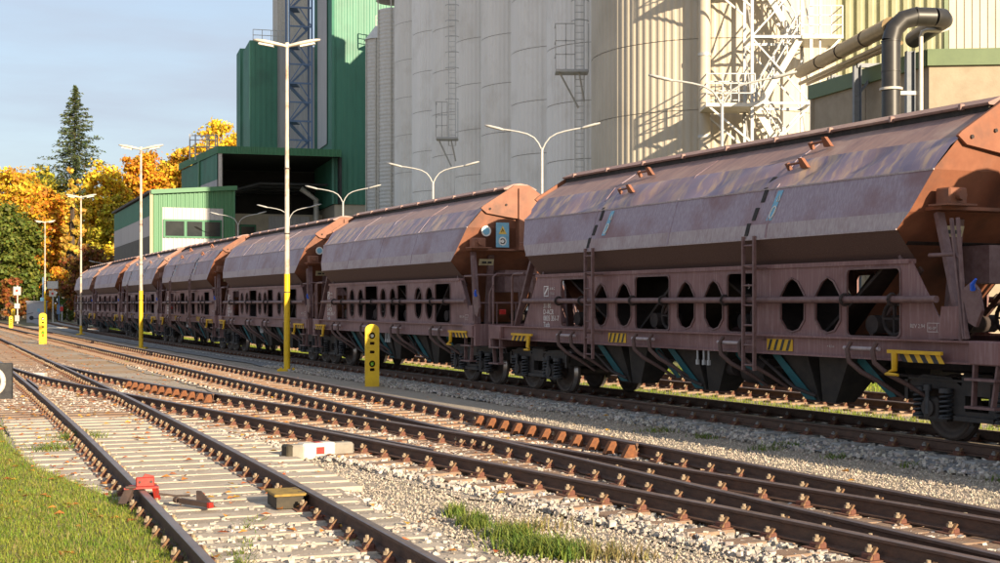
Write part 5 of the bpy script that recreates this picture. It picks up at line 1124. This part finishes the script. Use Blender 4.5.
def tree(label, x, ytop, Y, wpx, m, kind='tree', seed=0, low=.25, nclump=170, per=105, group='autumn trees behind the railway', name='broadleaf_tree'):
    rng = np.random.default_rng(seed); X = px(x,Y); H = pz(ytop-6,Y); w = wpx/F*Y/2*1.12
    T = thing(name, label, 'tree' if kind != 'bush' else 'bush', (X,Y,-.1), group=group)
    z0 = H*low; cz = (H+z0)/2; leaf = .0023*Y
    V, cl = crown(rng, (0,0,cz), w, w*.9, (H-z0)/2, nclump, per, leaf); n = len(V)//4
    big_mesh('crown', V, np.arange(n*4).reshape(-1,4), m, T)
    b = MB(); tr = .03*H+.05; b.tube([(0,0,0),(.1,0,z0*.6),(.0,.1,cz),(0,0,H*.85)], [tr,tr*.75,tr*.45,tr*.1], 8)
    b.build('trunk','bark',T); b = MB()
    for k in rng.choice(len(cl), min(14,len(cl)), replace=False): q = cl[k]; zz = max(z0*.6, q[2]-.25*H); b.tube([(0,0,zz*.8),(q[0]*.5,q[1]*.5,(zz+q[2])/2),tuple(q)], [tr*.35,tr*.22,tr*.06], 5)
    b.build('limbs','bark',T); return T
def spruce(label, x, ytop, Y, wpx, zlow, seed, name='spruce_tree'):
    rng = np.random.default_rng(seed); X = px(x,Y); H = pz(ytop,Y); w = wpx/F*Y/2; T = thing(name, label, 'tree', (X,Y,-.1)); Vs = []
    b = MB(); b.cyl((0,0,0),(0,0,H*.98),.35,.03,n=8); b.build('trunk','bark',T); br = MB()
    for k in range(300):
        t = (k+.5)/300; a_ = k*2.399; z = zlow+(H-zlow)*t; r = w*((1-t)**.85)*rng.uniform(.34,1.18)*(1+.22*math.sin(3*a_+t*9))+.12; a = k*2.399+rng.uniform(-.4,.4); m_ = int(10+r*13); dirv = np.array([math.cos(a),math.sin(a),0])
        br.tube([(0,0,z),(dirv[0]*r*.6,dirv[1]*r*.6,z-.10*r),(dirv[0]*r,dirv[1]*r,z-.12*r+.05)], [.05,.03,.01], 4)
        u = rng.random(m_)**.7; P = dirv[None]*(u*r)[:,None]; P[:,2] = z-.14*r*u+.10*r*u**2*1.2; P += rng.normal(0,1,(m_,3))*np.array([.22,.22,.12])*(.4+.22*r)
        s = rng.uniform(.25,.62,m_); ax = dirv[None]+rng.normal(0,.45,(m_,3)); ax /= np.linalg.norm(ax,axis=1)[:,None]; sd = np.cross(ax, rng.normal(0,1,(m_,3))); sd /= np.linalg.norm(sd,axis=1)[:,None]
        Vs.append(np.stack([P-ax*s[:,None]*.5,P+sd*s[:,None]*.22,P+ax*s[:,None]*.6-np.array([0,0,.10]),P-sd*s[:,None]*.22],1).reshape(-1,3))
    V = np.concatenate(Vs); big_mesh('crown', V, np.arange(len(V)).reshape(-1,4), 'leaf_spruce', T); br.build('branches','bark',T); return T
spruce('tall dark green spruce standing above the autumn trees', 75, 85, 215, 118, 8, 4)
TR = [('dark green tree at the left picture edge', 2, 205, 175, 78, 'leaf_green', .1), ('yellow tree behind the dark green tree at the left edge', 12, 166, 200, 70, 'leaf_gold', .2), ('orange tree left of the golden poplar', 47, 190, 180, 44, 'leaf_orange', .1),
      ('yellow green tree behind the orange tree', 38, 172, 215, 66, 'leaf_lime', .2), ('broad yellow tree right of the golden poplar', 106, 161, 195, 58, 'leaf_yellow', .08), ('lime green tree below the broad yellow tree', 116, 200, 185, 46, 'leaf_lime', .08),
      ('orange tree behind the slim lamp mast', 143, 149, 205, 50, 'leaf_orange', .15), ('golden tree left of the shed', 170, 156, 210, 48, 'leaf_gold', .15), ('orange topped tree behind the shed corner', 192, 138, 215, 44, 'leaf_gold', .2),
      ('bright yellow tree behind the shed roof', 222, 121, 200, 52, 'leaf_yellow', .3), ('yellow tree behind the green block', 246, 130, 210, 46, 'leaf_yellow', .3), ('tall green tree beyond the left picture edge', -42, 172, 190, 80, 'leaf_lime', .15),
      ('yellow tree low behind the last wagons', 132, 225, 178, 44, 'leaf_yellow', .1), ('green tree low at the left behind the signal', 26, 236, 185, 50, 'leaf_green', .1)]
for i, (lab, x, yt, Y, w, m, low) in enumerate(TR): tree(lab, x, yt, Y, w, m, seed=20+i, low=low)
tree('slim golden poplar left of the white lamp mast', 72, 167, 172, 22, 'leaf_birch', seed=50, low=.1, nclump=60, per=90, name='poplar_tree')
tree('round rust brown tree just left of the last wagon', 90, 247, 150, 56, 'leaf_rust', seed=51, low=.05, nclump=60, per=90)
for i, (lab, x, yt, Y, w, m) in enumerate((('red bush beside the last wagon', 86, 285, 146, 14, 'leaf_red'),('orange brown bush left of the kiosk', 12, 281, 160, 28, 'leaf_rust'),('green hedge bush behind the kiosk', 34, 290, 165, 40, 'leaf_green'),('orange bush behind the right signal', 58, 270, 162, 26, 'leaf_orange'),('dark bush between kiosk and last wagon', 70, 292, 158, 24, 'leaf_green'),('green bush at the left picture edge', -12, 285, 162, 30, 'leaf_green'))):
    tree(lab, x, yt, Y, w, m, 'bush', seed=70+i, low=.0, nclump=26, per=60, group='bushes behind the railway', name='bush')
